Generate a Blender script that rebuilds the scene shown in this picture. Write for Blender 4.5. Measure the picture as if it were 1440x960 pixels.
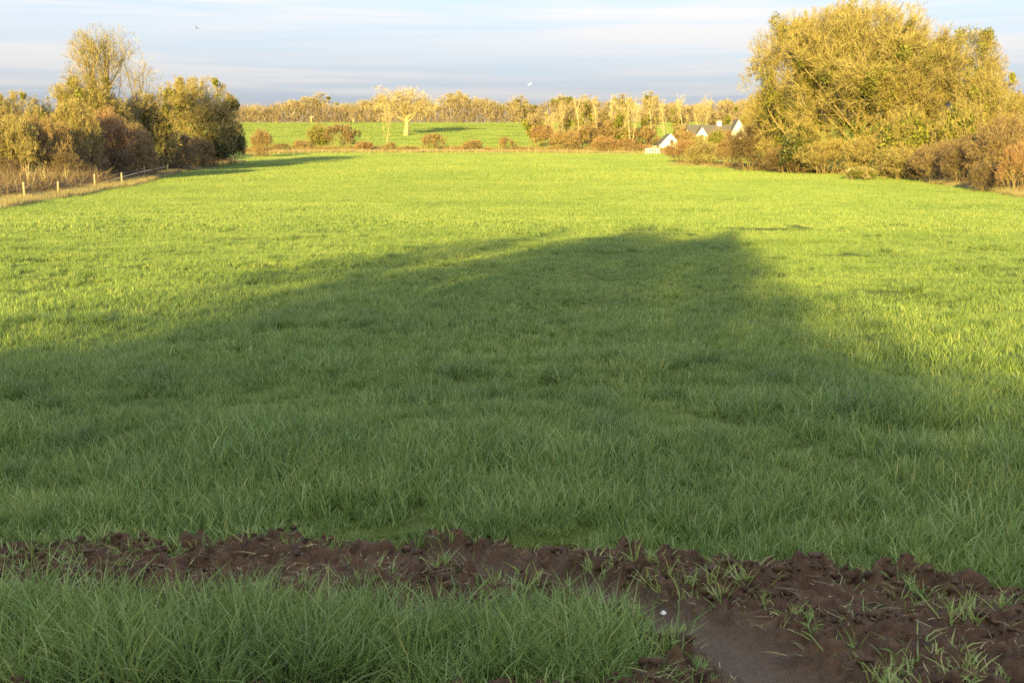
import bpy, bmesh, math, random
import numpy as np
from mathutils import Vector, Matrix

R = math.radians
scene = bpy.context.scene
for o in list(bpy.data.objects):
    bpy.data.objects.remove(o)
C = scene.collection

# ------------------------------------------------------------------ camera
FPX, HZ, W0, H0 = 1600.0, 175.0, 1440.0, 960.0      # focal length and horizon row of the photograph, in its pixels
PITCH = math.atan((H0 / 2 - HZ) / FPX)
CAMZ = 1.65
cam_d = bpy.data.cameras.new('camera')
cam_d.lens = FPX / W0 * 36.0
cam_d.sensor_width = 36.0
cam_d.clip_start = 0.05
cam_d.clip_end = 12000
cam_d.dof.use_dof = True
cam_d.dof.focus_distance = 6.5
cam_d.dof.aperture_fstop = 7.0
cam = bpy.data.objects.new('camera', cam_d)
cam.location = (0, 0, CAMZ)
cam.rotation_euler = (math.pi / 2 - PITCH, 0, 0)
C.objects.link(cam)
scene.camera = cam

# ------------------------------------------------------------------ sky, sun, exposure
SUN_EL, SUN_AZ = R(12.0), R(193.0)                   # low sun behind the camera, a little to its left
VEIL, BAND = (.59, .685, .86), (.95, .945, .95)
world = bpy.data.worlds.new('World')
scene.world = world
world.use_nodes = True
wt = world.node_tree
wt.nodes.clear()
def wn(t, **k):
    n = wt.nodes.new(t)
    for a, b in k.items():
        setattr(n, a, b)
    return n
def wl(a, b):
    wt.links.new(a, b)
w_out = wn('ShaderNodeOutputWorld')
w_bg = wn('ShaderNodeBackground')
w_bg.inputs['Strength'].default_value = 0.15
w_sky = wn('ShaderNodeTexSky', sky_type='NISHITA', sun_disc=False, sun_elevation=SUN_EL, sun_rotation=SUN_AZ,
           altitude=60.0, air_density=1.0, dust_density=2.0, ozone_density=1.5)
w_tc = wn('ShaderNodeTexCoord')
w_sep = wn('ShaderNodeSeparateXYZ')
wl(w_tc.outputs['Generated'], w_sep.inputs[0])
def wm(op, a, b=None, c=None):
    n = wn('ShaderNodeMath', operation=op)
    for i, v in enumerate((a, b, c)):
        if v is None:
            continue
        if hasattr(v, 'links'):
            wl(v, n.inputs[i])
        else:
            n.inputs[i].default_value = v
    return n.outputs[0]
# layered cloud: thin flat sheets seen edge-on near the horizon
zc = wm('MULTIPLY', wm('LOGARITHM', wm('ADD', wm('MAXIMUM', w_sep.outputs[2], 0.0), 0.05), 2.718), 5.0)
w_cmb = wn('ShaderNodeCombineXYZ')
wl(wm('MULTIPLY', w_sep.outputs[0], 2.2), w_cmb.inputs[0])
wl(wm('MULTIPLY', w_sep.outputs[1], 2.2), w_cmb.inputs[1])
wl(wm('ADD', zc, 3.7), w_cmb.inputs[2])
w_n1 = wn('ShaderNodeTexNoise')
w_n1.inputs['Scale'].default_value = 1.0
w_n1.inputs['Detail'].default_value = 6.0
w_n1.inputs['Roughness'].default_value = 0.55
w_n1.inputs['Distortion'].default_value = 0.6
wl(w_cmb.outputs[0], w_n1.inputs['Vector'])
w_r1 = wn('ShaderNodeValToRGB')
w_r1.color_ramp.elements[0].position = 0.45
w_r1.color_ramp.elements[0].color = (0, 0, 0, 1)
w_r1.color_ramp.elements[1].position = 0.62
w_r1.color_ramp.elements[1].color = (1, 1, 1, 1)
wl(w_n1.outputs['Fac'], w_r1.inputs[0])
w_bw = wn('ShaderNodeRGBToBW'); wl(w_sky.outputs[0], w_bw.inputs[0])
w_lum = wm('MULTIPLY', wm('POWER', w_bw.outputs[0], .2), wm('MULTIPLY_ADD', wm('MAXIMUM', w_sep.outputs[2], 0.0), 3.1, 1.0))     # a cloudy sky is brighter overhead than at the horizon
def tint(col):                                          # cloud takes the brightness of the sky it lies in
    n = wn('ShaderNodeMixRGB', blend_type='MULTIPLY'); n.inputs[0].default_value = 1.0
    wl(w_lum, n.inputs[1]); n.inputs[2].default_value = (*col, 1)
    return n.outputs[0]
w_mix1 = wn('ShaderNodeMixRGB', blend_type='MIX')       # a high pale veil over the clear sky
w_mix1.inputs[0].default_value = 0.9
wl(w_sky.outputs[0], w_mix1.inputs[1]); wl(tint(VEIL), w_mix1.inputs[2])
w_mix2 = wn('ShaderNodeMixRGB', blend_type='MIX')       # brighter cloud bands
wl(w_r1.outputs[0], w_mix2.inputs[0])
wl(w_mix1.outputs[0], w_mix2.inputs[1]); wl(tint(BAND), w_mix2.inputs[2])
wl(w_mix2.outputs[0], w_bg.inputs['Color'])
wl(w_bg.outputs[0], w_out.inputs['Surface'])

sun_d = bpy.data.lights.new('sun', 'SUN')
sun_d.energy = 4.6
sun_d.angle = R(0.5)
sun_d.color = (1.0, 0.75, 0.17)
sun = bpy.data.objects.new('sun', sun_d)
sun_from = Vector((math.sin(SUN_AZ) * math.cos(SUN_EL), math.cos(SUN_AZ) * math.cos(SUN_EL), math.sin(SUN_EL)))
sun.rotation_euler = sun_from.to_track_quat('Z', 'Y').to_euler()
sun.location = sun_from * 60
C.objects.link(sun)

vs = scene.view_settings
vs.view_transform = 'Standard'
vs.look = 'None'
vs.gamma = 1.0
vs.use_curve_mapping = False
vs.exposure = 2.0
scene.render.engine = 'CYCLES'
scene.cycles.max_bounces = 4
scene.cycles.diffuse_bounces = 3
scene.cycles.transmission_bounces = 2
scene.cycles.transparent_max_bounces = 4
scene.cycles.use_denoising = False

# ------------------------------------------------------------------ helpers
def vnoise(x, y, seed=0):
    x = np.asarray(x, float); y = np.asarray(y, float)
    xi = np.floor(x).astype(np.int64); yi = np.floor(y).astype(np.int64)
    xf = x - xi; yf = y - yi
    u = xf * xf * xf * (xf * (xf * 6 - 15) + 10); v = yf * yf * yf * (yf * (yf * 6 - 15) + 10)
    def h(a, b):
        n = (a * 374761393 + b * 668265263 + seed * 974711) & 0x7fffffff
        n = ((n ^ (n >> 13)) * 1274126177) & 0x7fffffff
        n = (n ^ (n >> 16))
        return (n & 0xffff) / 65535.0
    return (h(xi, yi) * (1 - u) + h(xi + 1, yi) * u) * (1 - v) + (h(xi, yi + 1) * (1 - u) + h(xi + 1, yi + 1) * u) * v
def fbm(x, y, oct=4, seed=0, gain=0.5):
    s = 0; a = 1; t = 0
    for k in range(oct):
        s = s + a * vnoise(x * 2 ** k + 17.3 * k, y * 2 ** k - 9.1 * k, seed + k); t += a; a *= gain
    return s / t

FY = np.array([-4000, -60, 0, 20, 40, 55, 70, 85, 100, 125, 150, 190, 235, 250, 300, 360, 425, 520, 900, 4000.0])
FZ = np.array([0.5, 0.1, 0, -.88, -1.76, -2.42, -3.0, -3.33, -3.57, -3.82, -3.97, -4.07, -4.1, -4.0, -2.6, -.5, 2.2, 2.3, -4, -20.0])
def ground0(x, y):
    """smooth lie of the land"""
    return np.interp(y, FY, FZ)
_yy = np.linspace(-80, 700, 7801)
_zz = np.interp(_yy, FY, FZ)
_k = np.hanning(241); _k /= _k.sum()
_zs = np.convolve(np.pad(_zz, 120, mode='edge'), _k, mode='valid')
_zs = np.where(np.abs(_yy - 0) < 12, np.where(_yy < 12, _zs, _zs), _zs)
_zs = _zs - np.interp(0, _yy, _zs)
def ground0(x, y):
    y = np.asarray(y, float)
    return np.where((y > -80) & (y < 700), np.interp(y, _yy, _zs), np.interp(y, FY, FZ))
def ground(x, y):
    x = np.asarray(x, float); y = np.asarray(y, float)
    d = np.sqrt(x * x + y * y)
    g = ground0(x, y)
    g = g + (fbm(x / 1.2, y / 1.0, 3, 3) - .5) * 0.20 * np.clip(40 / (d + 5), 0, 1)
    g = g + (fbm(x / 9, y / 9, 2, 5) - .5) * 0.25 * np.clip((d - 8) / 40, 0, 1)
    return g
def ray(px, py):
    u = (px - W0 / 2) / FPX; v = (H0 / 2 - py) / FPX
    c, s = math.cos(PITCH), math.sin(PITCH)
    return np.array([u, c + v * s, v * c - s])
def at(px, py, y):
    r = ray(px, py); k = y / r[1]
    return np.array([r[0] * k, y, CAMZ + r[2] * k])
def P(px, py):
    """the point of the ground seen at a pixel of the photograph"""
    r = ray(px, py)
    ys = np.linspace(1.5, 440, 40000)
    h = CAMZ + r[2] * ys / r[1] - ground0(0, ys)
    i = int(np.argmax(h <= 0)) if (h <= 0).any() else len(ys) - 1
    y = ys[i]
    return np.array([r[0] * y / r[1], y, float(ground0(0, y))])
def project(x, y, z):
    c, s = math.cos(PITCH), math.sin(PITCH)
    zc = z - CAMZ
    dep = y * c - zc * s
    up = y * s + zc * c
    return W0 / 2 + FPX * x / dep, H0 / 2 - FPX * up / dep

def new_mesh(name, verts, quads=None, tris=None, var=None, mat=None, smooth=False):
    me = bpy.data.meshes.new(name)
    verts = np.asarray(verts, np.float32)
    me.vertices.add(len(verts))
    me.vertices.foreach_set('co', verts.ravel())
    lp = []; st = []
    n = 0
    if quads is not None and len(quads):
        q = np.asarray(quads, np.int32); lp.append(q.ravel()); st.append(np.arange(len(q)) * 4); n = len(q) * 4
    if tris is not None and len(tris):
        t = np.asarray(tris, np.int32); lp.append(t.ravel()); st.append(n + np.arange(len(t)) * 3)
    if lp:
        lp = np.concatenate(lp).astype(np.int32); st = np.concatenate(st).astype(np.int32)
        me.loops.add(len(lp)); me.loops.foreach_set('vertex_index', lp)
        me.polygons.add(len(st)); me.polygons.foreach_set('loop_start', st)
        if smooth:
            me.polygons.foreach_set('use_smooth', np.ones(len(st), bool))
    me.update(calc_edges=True)
    if var is not None:
        a = me.attributes.new('var', 'FLOAT', 'POINT')
        a.data.foreach_set('value', np.asarray(var, np.float32))
    if mat is not None:
        me.materials.append(mat)
    return me
def link(name, me, parent=None, loc=None):
    o = bpy.data.objects.new(name, me)
    C.objects.link(o)
    if parent is not None:
        o.parent = parent
    if loc is not None:
        o.location = loc
    return o
def tag(o, label=None, cat=None, group=None, kind=None):
    if label: o['label'] = label
    if cat: o['category'] = cat
    if group: o['group'] = group
    if kind: o['kind'] = kind
    return o
class MB:
    """collects shapes for one part"""
    def __init__(s):
        s.bm = bmesh.new()
    def box(s, c, size, rz=0.0, bevel=0.0):
        m = Matrix.Translation(Vector(c)) @ Matrix.Rotation(rz, 4, 'Z') @ Matrix.Diagonal((*size, 1))
        r = bmesh.ops.create_cube(s.bm, size=1.0, matrix=m)
        if bevel:
            es = list({e for v in r['verts'] for e in v.link_edges})
            bmesh.ops.bevel(s.bm, geom=es, offset=bevel, segments=1, affect='EDGES')
        return s
    def poly(s, pts):
        s.bm.faces.new([s.bm.verts.new(p) for p in pts])
        return s
    def prism(s, pts, vec):
        a = [s.bm.verts.new(p) for p in pts]
        b = [s.bm.verts.new(Vector(p) + Vector(vec)) for p in pts]
        s.bm.faces.new(a); s.bm.faces.new(b[::-1])
        for i in range(len(a)):
            j = (i + 1) % len(a)
            s.bm.faces.new((a[j], a[i], b[i], b[j]))
        return s
    def tube(s, pts, rad, k=6):
        rings = []
        for i, p in enumerate(pts):
            p = Vector(p)
            d = (Vector(pts[min(i + 1, len(pts) - 1)]) - Vector(pts[max(i - 1, 0)])).normalized()
            a = d.cross(Vector((0, 0, 1)) if abs(d.z) < .9 else Vector((1, 0, 0))).normalized(); b = d.cross(a)
            r = rad[i] if hasattr(rad, '__len__') else rad
            rings.append([s.bm.verts.new(p + (a * math.cos(t * 2 * math.pi / k) + b * math.sin(t * 2 * math.pi / k)) * r) for t in range(k)])
        for i in range(len(rings) - 1):
            for t in range(k):
                s.bm.faces.new((rings[i][t], rings[i][(t + 1) % k], rings[i + 1][(t + 1) % k], rings[i + 1][t]))
        s.bm.faces.new(rings[0][::-1]); s.bm.faces.new(rings[-1])
        return s
    def build(s, name, mat, parent=None, smooth=False):
        me = bpy.data.meshes.new(name)
        bmesh.ops.recalc_face_normals(s.bm, faces=s.bm.faces)
        s.bm.to_mesh(me); s.bm.free()
        me.materials.append(mat)
        if smooth:
            me.polygons.foreach_set('use_smooth', np.ones(len(me.polygons), bool))
        return link(name, me, parent)

# ------------------------------------------------------------------ materials
def mat_base(name):
    m = bpy.data.materials.new(name); m.use_nodes = True
    nt = m.node_tree
    b = nt.nodes['Principled BSDF']
    return m, nt, b
def plain(name, col, rough=.8, noise=0.0, scale=8.0, bump=0.0, spec=.3):
    m, nt, b = mat_base(name)
    b.inputs['Roughness'].default_value = rough
    b.inputs['Specular IOR Level'].default_value = spec
    if noise or bump:
        tc = nt.nodes.new('ShaderNodeTexCoord')
        n = nt.nodes.new('ShaderNodeTexNoise'); n.inputs['Scale'].default_value = scale; n.inputs['Detail'].default_value = 6
        nt.links.new(tc.outputs['Object'], n.inputs['Vector'])
        r = nt.nodes.new('ShaderNodeValToRGB')
        r.color_ramp.elements[0].position = .3; r.color_ramp.elements[1].position = .7
        r.color_ramp.elements[0].color = (*[c * (1 - noise) for c in col], 1)
        r.color_ramp.elements[1].color = (*[min(1, c * (1 + noise)) for c in col], 1)
        nt.links.new(n.outputs['Fac'], r.inputs[0]); nt.links.new(r.outputs[0], b.inputs['Base Color'])
        if bump:
            bp = nt.nodes.new('ShaderNodeBump'); bp.inputs['Strength'].default_value = bump; bp.inputs['Distance'].default_value = .02
            nt.links.new(n.outputs['Fac'], bp.inputs['Height']); nt.links.new(bp.outputs[0], b.inputs['Normal'])
    else:
        b.inputs['Base Color'].default_value = (*col, 1)
    return m
def plant(name, c0, c1, c2, rough=.75, transl=0.0, spec=.2, posnoise=None, pos=(0.0, .5, 1.0)):
    """colour from the per-piece 'var' attribute, shifted a little per object and over the land"""
    m, nt, b = mat_base(name)
    at_ = nt.nodes.new('ShaderNodeAttribute'); at_.attribute_name = 'var'
    oi = nt.nodes.new('ShaderNodeObjectInfo')
    ad = nt.nodes.new('ShaderNodeMath'); ad.operation = 'MULTIPLY_ADD'
    nt.links.new(oi.outputs['Random'], ad.inputs[0]); ad.inputs[1].default_value = .16; nt.links.new(at_.outputs['Fac'], ad.inputs[2])
    sb = nt.nodes.new('ShaderNodeMath'); sb.operation = 'SUBTRACT'; nt.links.new(ad.outputs[0], sb.inputs[0]); sb.inputs[1].default_value = .08
    fac = sb.outputs[0]
    if posnoise:
        g = nt.nodes.new('ShaderNodeNewGeometry')
        for sc, am in posnoise:
            n = nt.nodes.new('ShaderNodeTexNoise'); n.inputs['Scale'].default_value = sc; n.inputs['Detail'].default_value = 3
            nt.links.new(g.outputs['Position'], n.inputs['Vector'])
            s2 = nt.nodes.new('ShaderNodeMath'); s2.operation = 'SUBTRACT'; nt.links.new(n.outputs['Fac'], s2.inputs[0]); s2.inputs[1].default_value = .5
            m2 = nt.nodes.new('ShaderNodeMath'); m2.operation = 'MULTIPLY_ADD'
            nt.links.new(s2.outputs[0], m2.inputs[0]); m2.inputs[1].default_value = am; nt.links.new(fac, m2.inputs[2])
            fac = m2.outputs[0]
    r = nt.nodes.new('ShaderNodeValToRGB')
    r.color_ramp.elements[0].position = pos[0]; r.color_ramp.elements[0].color = (*c0, 1)
    r.color_ramp.elements[1].position = pos[2]; r.color_ramp.elements[1].color = (*c2, 1)
    e = r.color_ramp.elements.new(pos[1]); e.color = (*c1, 1)
    nt.links.new(fac, r.inputs[0]); nt.links.new(r.outputs[0], b.inputs['Base Color'])
    b.inputs['Roughness'].default_value = rough; b.inputs['Specular IOR Level'].default_value = spec
    if transl:
        t = nt.nodes.new('ShaderNodeBsdfTranslucent'); nt.links.new(r.outputs[0], t.inputs['Color'])
        mx = nt.nodes.new('ShaderNodeMixShader'); mx.inputs[0].default_value = transl
        nt.links.new(b.outputs[0], mx.inputs[1]); nt.links.new(t.outputs[0], mx.inputs[2])
        nt.links.new(mx.outputs[0], nt.nodes['Material Output'].inputs['Surface'])
    return m
M = {}
M['grass'] = plant('grass', (.080, .133, .037), (.180, .268, .063), (.36, .36, .11), rough=.5, transl=.35, spec=.65, posnoise=[(.09, .45), (.7, .5), (2.2, .4)])
M['dry_grass'] = plant('dry_grass', (.13, .13, .05), (.30, .25, .13), (.46, .40, .24), rough=.8, transl=.2)
M['twig_olive'] = plant('twig_olive', (.10, .082, .032), (.235, .19, .078), (.40, .33, .155))
M['twig_gold'] = plant('twig_gold', (.19, .15, .08), (.36, .29, .16), (.52, .43, .26))
M['twig_brown'] = plant('twig_brown', (.10, .066, .036), (.23, .158, .082), (.37, .265, .145))
M['twig_red'] = plant('twig_red', (.12, .066, .038), (.25, .150, .082), (.38, .255, .145))
M['twig_grey'] = plant('twig_grey', (.08, .058, .036), (.19, .135, .08), (.31, .225, .13))
M['twig_far'] = plant('twig_far', (.165, .13, .085), (.285, .235, .145), (.42, .355, .23))
M['twig_far_dull'] = plant('twig_far_dull', (.14, .105, .07), (.235, .185, .12), (.33, .275, .18))
M['twig_dark'] = plant('twig_dark', (.055, .040, .026), (.13, .094, .060), (.22, .16, .10))
M['bark'] = plain('bark', (.20, .155, .085), .9, .35, 6, .5)
M['bark_pale'] = plain('bark_pale', (.34, .275, .165), .85, .25, 5, .4)
M['bark_birch'] = plain('bark_birch', (.42, .36, .26), .85, .2, 5, .3)
M['bark_dark'] = plain('bark_dark', (.10, .075, .045), .9, .3, 6, .5)
M['ivy'] = plant('ivy', (.045, .055, .012), (.125, .135, .028), (.24, .23, .055), rough=.7, transl=.1, spec=.2)
M['evergreen'] = plant('evergreen', (.020, .030, .010), (.05, .062, .018), (.11, .115, .035), rough=.55, spec=.35)
M['post'] = plain('post', (.34, .275, .17), .85, .25, 12, .3)
M['wire'] = plain('wire', (.25, .23, .20), .5)
M['white_render'] = plain('white_render', (.82, .80, .76), .85, .05, 3)
M['slate'] = plain('slate', (.095, .082, .07), .7, .25, 6, .2)
M['window'] = plain('window', (.05, .06, .07), .15, spec=.5)
M['gull'] = plain('gull', (.75, .75, .76), .7)
M['crow'] = plain('crow', (.05, .05, .055), .7)
M['stone'] = plain('stone', (.62, .60, .56), .8, .2, 40, .3)

def ground_material():
    m, nt, b = mat_base('field_ground')
    g = nt.nodes.new('ShaderNodeNewGeometry')
    n = nt.nodes.new('ShaderNodeTexNoise'); n.inputs['Scale'].default_value = .25; n.inputs['Detail'].default_value = 8; n.inputs['Roughness'].default_value = .7
    nt.links.new(g.outputs['Position'], n.inputs['Vector'])
    r = nt.nodes.new('ShaderNodeValToRGB')
    r.color_ramp.elements[0].position = .3; r.color_ramp.elements[0].color = (.065, .095, .020, 1)
    r.color_ramp.elements[1].position = .7; r.color_ramp.elements[1].color = (.13, .17, .035, 1)
    nt.links.new(n.outputs['Fac'], r.inputs[0]); nt.links.new(r.outputs[0], b.inputs['Base Color'])
    n2 = nt.nodes.new('ShaderNodeTexNoise'); n2.inputs['Scale'].default_value = 14; n2.inputs['Detail'].default_value = 6
    nt.links.new(g.outputs['Position'], n2.inputs['Vector'])
    bp = nt.nodes.new('ShaderNodeBump'); bp.inputs['Strength'].default_value = 1; bp.inputs['Distance'].default_value = .25
    nt.links.new(n2.outputs['Fac'], bp.inputs['Height']); nt.links.new(bp.outputs[0], b.inputs['Normal'])
    b.inputs['Roughness'].default_value = .9; b.inputs['Specular IOR Level'].default_value = .1
    return m
M['ground'] = ground_material()
def mud_material():
    m, nt, b = mat_base('mud')
    a = nt.nodes.new('ShaderNodeAttribute'); a.attribute_name = 'var'        # wetness: 1 in the smooth rut
    g = nt.nodes.new('ShaderNodeNewGeometry')
    n = nt.nodes.new('ShaderNodeTexNoise'); n.inputs['Scale'].default_value = 16; n.inputs['Detail'].default_value = 9; n.inputs['Roughness'].default_value = .65
    nt.links.new(g.outputs['Position'], n.inputs['Vector'])
    r = nt.nodes.new('ShaderNodeValToRGB')
    r.color_ramp.elements[0].position = .32; r.color_ramp.elements[0].color = (.034, .015, .0055, 1)
    r.color_ramp.elements[1].position = .72; r.color_ramp.elements[1].color = (.108, .053, .019, 1)
    nt.links.new(n.outputs['Fac'], r.inputs[0])
    r2 = nt.nodes.new('ShaderNodeValToRGB')
    r2.color_ramp.elements[0].position = .3; r2.color_ramp.elements[0].color = (.055, .032, .015, 1)
    r2.color_ramp.elements[1].position = .7; r2.color_ramp.elements[1].color = (.096, .060, .031, 1)
    nt.links.new(n.outputs['Fac'], r2.inputs[0])
    mx = nt.nodes.new('ShaderNodeMixRGB'); nt.links.new(a.outputs['Fac'], mx.inputs[0])
    nt.links.new(r.outputs[0], mx.inputs[1]); nt.links.new(r2.outputs[0], mx.inputs[2])
    nt.links.new(mx.outputs[0], b.inputs['Base Color'])
    mr = nt.nodes.new('ShaderNodeMapRange'); nt.links.new(a.outputs['Fac'], mr.inputs['Value'])
    mr.inputs['To Min'].default_value = .75; mr.inputs['To Max'].default_value = .48
    nt.links.new(mr.outputs[0], b.inputs['Roughness'])
    b.inputs['Specular IOR Level'].default_value = .35
    n2 = nt.nodes.new('ShaderNodeTexNoise'); n2.inputs['Scale'].default_value = 60; n2.inputs['Detail'].default_value = 8; n2.inputs['Roughness'].default_value = .7
    nt.links.new(g.outputs['Position'], n2.inputs['Vector'])
    bp = nt.nodes.new('ShaderNodeBump'); bp.inputs['Strength'].default_value = .9; bp.inputs['Distance'].default_value = .02
    nt.links.new(n2.outputs['Fac'], bp.inputs['Height']); nt.links.new(bp.outputs[0], b.inputs['Normal'])
    return m
M['mud'] = mud_material()

# ------------------------------------------------------------------ the land
def graded(lo, hi, fine, growth, half):
    out = [0.0]; s = fine
    while out[-1] < hi:
        if out[-1] > half:
            s *= growth
        out.append(out[-1] + s)
    pos = np.array(out)
    out = [0.0]; s = fine
    while out[-1] < -lo:
        if out[-1] > half:
            s *= growth
        out.append(out[-1] + s)
    return np.concatenate([-np.array(out)[:0:-1], pos])
gx = graded(-4000, 4000, .16, 1.055, 7)
gy = graded(-3000, 4500, .16, 1.045, 14)
GX, GY = np.meshgrid(gx, gy)
GZ = ground(GX, GY)
# the muddy strip of churned soil across the foreground; outlines are points of the ground seen in the photograph
def ipoly(px, py, poly):
    """signed inside-ness of pixels to a polygon (plain even-odd test)"""
    inside = np.zeros(px.shape, bool)
    n = len(poly)
    for i in range(n):
        x1, y1 = poly[i]; x2, y2 = poly[(i + 1) % n]
        c = ((y1 > py) != (y2 > py)) & (px < (x2 - x1) * (py - y1) / (y2 - y1 + 1e-9) + x1)
        inside ^= c
    return inside
def gpoly(pts):
    return [tuple(P(*p)[:2]) for p in pts]
MUD_TOP = [(-700, 775), (-300, 780), (0, 786), (120, 778), (260, 772), (420, 766), (600, 770), (760, 782), (900, 796), (1060, 808), (1240, 826), (1440, 850), (1800, 880), (2200, 900)]
MUD_BOT = [(2200, 1500), (-700, 1500)]
MUD = gpoly(MUD_TOP) + gpoly(MUD_BOT)
VERGE = gpoly([(-700, 885), (-200, 878), (0, 872), (200, 876), (330, 884), (460, 892), (560, 878), (700, 866), (800, 866), (870, 884), (925, 908), (952, 936), (915, 958), (830, 975), (640, 985), (500, 992), (300, 1002), (0, 1015), (-700, 1030)])
RUT = gpoly([(500, 757), (600, 776), (700, 800), (830, 828), (930, 868), (1030, 915), (1120, 985), (1200, 1100)])
RUT_W = [.03, .05, .07, .10, .14, .18, .21, .24]
def soft(x, y, poly, wob=.12, seed=40):
    """polygon test with a ragged edge"""
    wx = (fbm(x / .35, y / .35, 3, seed) - .5) * wob * 2.2; wy = (fbm(x / .35 + 50, y / .35, 3, seed + 5) - .5) * wob * 2.2
    return ipoly(x + wx, y + wy, poly)
def seg_dist(x, y, pts, ws):
    best = np.full(np.shape(x), 9.0)
    for i in range(len(pts) - 1):
        ax, ay = pts[i]; bx, by = pts[i + 1]
        dx, dy = bx - ax, by - ay
        t = np.clip(((x - ax) * dx + (y - ay) * dy) / (dx * dx + dy * dy), 0, 1)
        d = np.hypot(x - ax - t * dx, y - ay - t * dy) / (ws[i] + (ws[i + 1] - ws[i]) * t)
        best = np.minimum(best, d)
    return best
def rut_amount(x, y):
    w = (fbm(x / .25, y / .25, 3, 71) - .5) * 1.0
    return np.clip(1.35 - seg_dist(x, y, RUT, RUT_W) + w, 0, 1)
mx_ = np.arange(-4.6, 4.6, .014); my_ = np.arange(2.3, 5.75, .014)
MX, MY = np.meshgrid(mx_, my_)
def cover(x, y):
    """share of mud within a small neighbourhood"""
    s = 0
    for dx, dy in ((0, 0), (.06, 0), (-.06, 0), (0, .06), (0, -.06), (.11, .11), (-.11, .11), (.11, -.11), (-.11, -.11)):
        s = s + (soft(x + dx, y + dy, MUD) & ~soft(x + dx, y + dy, VERGE, .06, 60))
    return s / 9.0
_in = np.ones(GX.shape, bool) & (np.abs(GX) < 4.4) & (GY > 2.5) & (GY < 6)
_in &= cover(GX, GY) > .4
GZ = GZ - .25 * _in                                     # the field dips below the churned soil
nx, ny = len(gx), len(gy)
I = np.arange(nx * ny).reshape(ny, nx)
quads = np.stack([I[:-1, :-1], I[:-1, 1:], I[1:, 1:], I[1:, :-1]], -1).reshape(-1, 4)
field = link('field', new_mesh('field', np.stack([GX, GY, GZ], -1).reshape(-1, 3), quads, mat=M['ground'], smooth=True))
tag(field, kind='structure')

mc = cover(MX, MY)
rut = rut_amount(MX, MY)
def lumps(x, y, cell, seed):
    """rounded clods with crevices between them"""
    x = x / cell + (fbm(x / cell * .8, y / cell * .8, 3, seed + 3) - .5) * 1.3; y = y / cell + (fbm(x * .8 + 31, y / cell * .8, 3, seed + 6) - .5) * 1.3
    xi = np.floor(x); yi = np.floor(y); best = np.zeros(x.shape)
    for dx in (-1, 0, 1):
        for dy in (-1, 0, 1):
            cx = xi + dx; cy = yi + dy
            h1 = vnoise(cx * 7.0, cy * 5.0, seed); h2 = vnoise(cx * 3.0, cy * 11.0, seed + 1); h3 = vnoise(cx * 13.0, cy * 3.0, seed + 2)
            r = .45 + .55 * h3
            d2 = ((x - cx - h1) ** 2 + (y - cy - h2) ** 2) / (r * r)
            best = np.maximum(best, np.sqrt(np.maximum(1 - d2, 0)) * r * (.3 + .9 * h3 * h3))
    return best
cl = .034 * lumps(MX, MY, .11, 80) + .036 * lumps(MX, MY, .055, 180) + .026 * lumps(MX, MY, .03, 280) + .042 * (fbm(MX / .06, MY / .06, 4, 83, .75) - .5)
big = fbm(MX / .45, MY / .3, 3, 90) - .5
mh = (1.25 * cl * (.35 + 1.3 * fbm(MX / .5, MY / .35, 2, 95)) + .06 * big) * (1 - .93 * rut) - .030 * rut + .008 * fbm(MX / .08, MY / .05, 3, 91) * rut
MZ = ground(MX, MY) + np.where(mc > 0, -.06 + .055 * np.clip(mc * 1.6, 0, 1), -.09) + mh * np.clip(mc * 1.5, 0, 1)
keep = (mc > 0)
I = np.arange(MX.size).reshape(MX.shape)
kq = keep[:-1, :-1] | keep[1:, :-1] | keep[:-1, 1:] | keep[1:, 1:]
quads = np.stack([I[:-1, :-1], I[:-1, 1:], I[1:, 1:], I[1:, :-1]], -1)[kq]
used = np.unique(quads); remap = np.full(MX.size, -1); remap[used] = np.arange(len(used))
mud = link('mud_track', new_mesh('mud_track', np.stack([MX, MY, MZ], -1).reshape(-1, 3)[used], remap[quads], var=rut.ravel()[used], mat=M['mud'], smooth=True))
tag(mud, kind='structure')
def mud_z(x, y):
    i = int(np.clip(round((y - my_[0]) / .014), 0, len(my_) - 1)); j = int(np.clip(round((x - mx_[0]) / .014), 0, len(mx_) - 1))
    return float(MZ[i, j])

# ------------------------------------------------------------------ plants: a vectorised branch grower
def unit(v):
    return v / (np.linalg.norm(v, axis=-1, keepdims=True) + 1e-9)
def perp(d, rng):
    return unit(np.cross(d, unit(rng.normal(size=d.shape))))
class Env:
    """ellipsoid dome that a crown fills"""
    def __init__(s, c, r):
        s.c = np.array(c, float); s.r = np.array(r, float) * 1.06; s.ph = float(c[2] * 3.7 + r[0] * 5.1)
    def reach(s, p, d):
        q = (p - s.c) / s.r; e = d / s.r
        a = (e * e).sum(-1); b = 2 * (q * e).sum(-1); c = (q * q).sum(-1) - 1
        disc = np.maximum(b * b - 4 * a * c, 0)
        t = np.maximum((-b + np.sqrt(disc)) / (2 * a), .25)
        h = q + e * t[..., None]
        return t * (.62 + .7 * fbm(h[..., 0] * 1.9 + h[..., 2] * 1.3 + s.ph, h[..., 1] * 1.9 - h[..., 2] * .9, 2, 7))
def walk(p, d, L, n, wob, up, rng):
    pts = [p]; dirs = []
    for k in range(n):
        d = unit(d + wob * rng.normal(size=d.shape) + np.array([0, 0, 1.0]) * np.reshape(up, (-1, 1)) / n if np.ndim(up) else unit(d + wob * rng.normal(size=d.shape) + np.array([0, 0, up / n])))
        p = p + d * (L / n)[:, None]
        pts.append(p); dirs.append(d)
    dirs.append(d)
    return np.stack(pts, 1), np.stack(dirs, 1)          # N, n+1, 3
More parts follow.
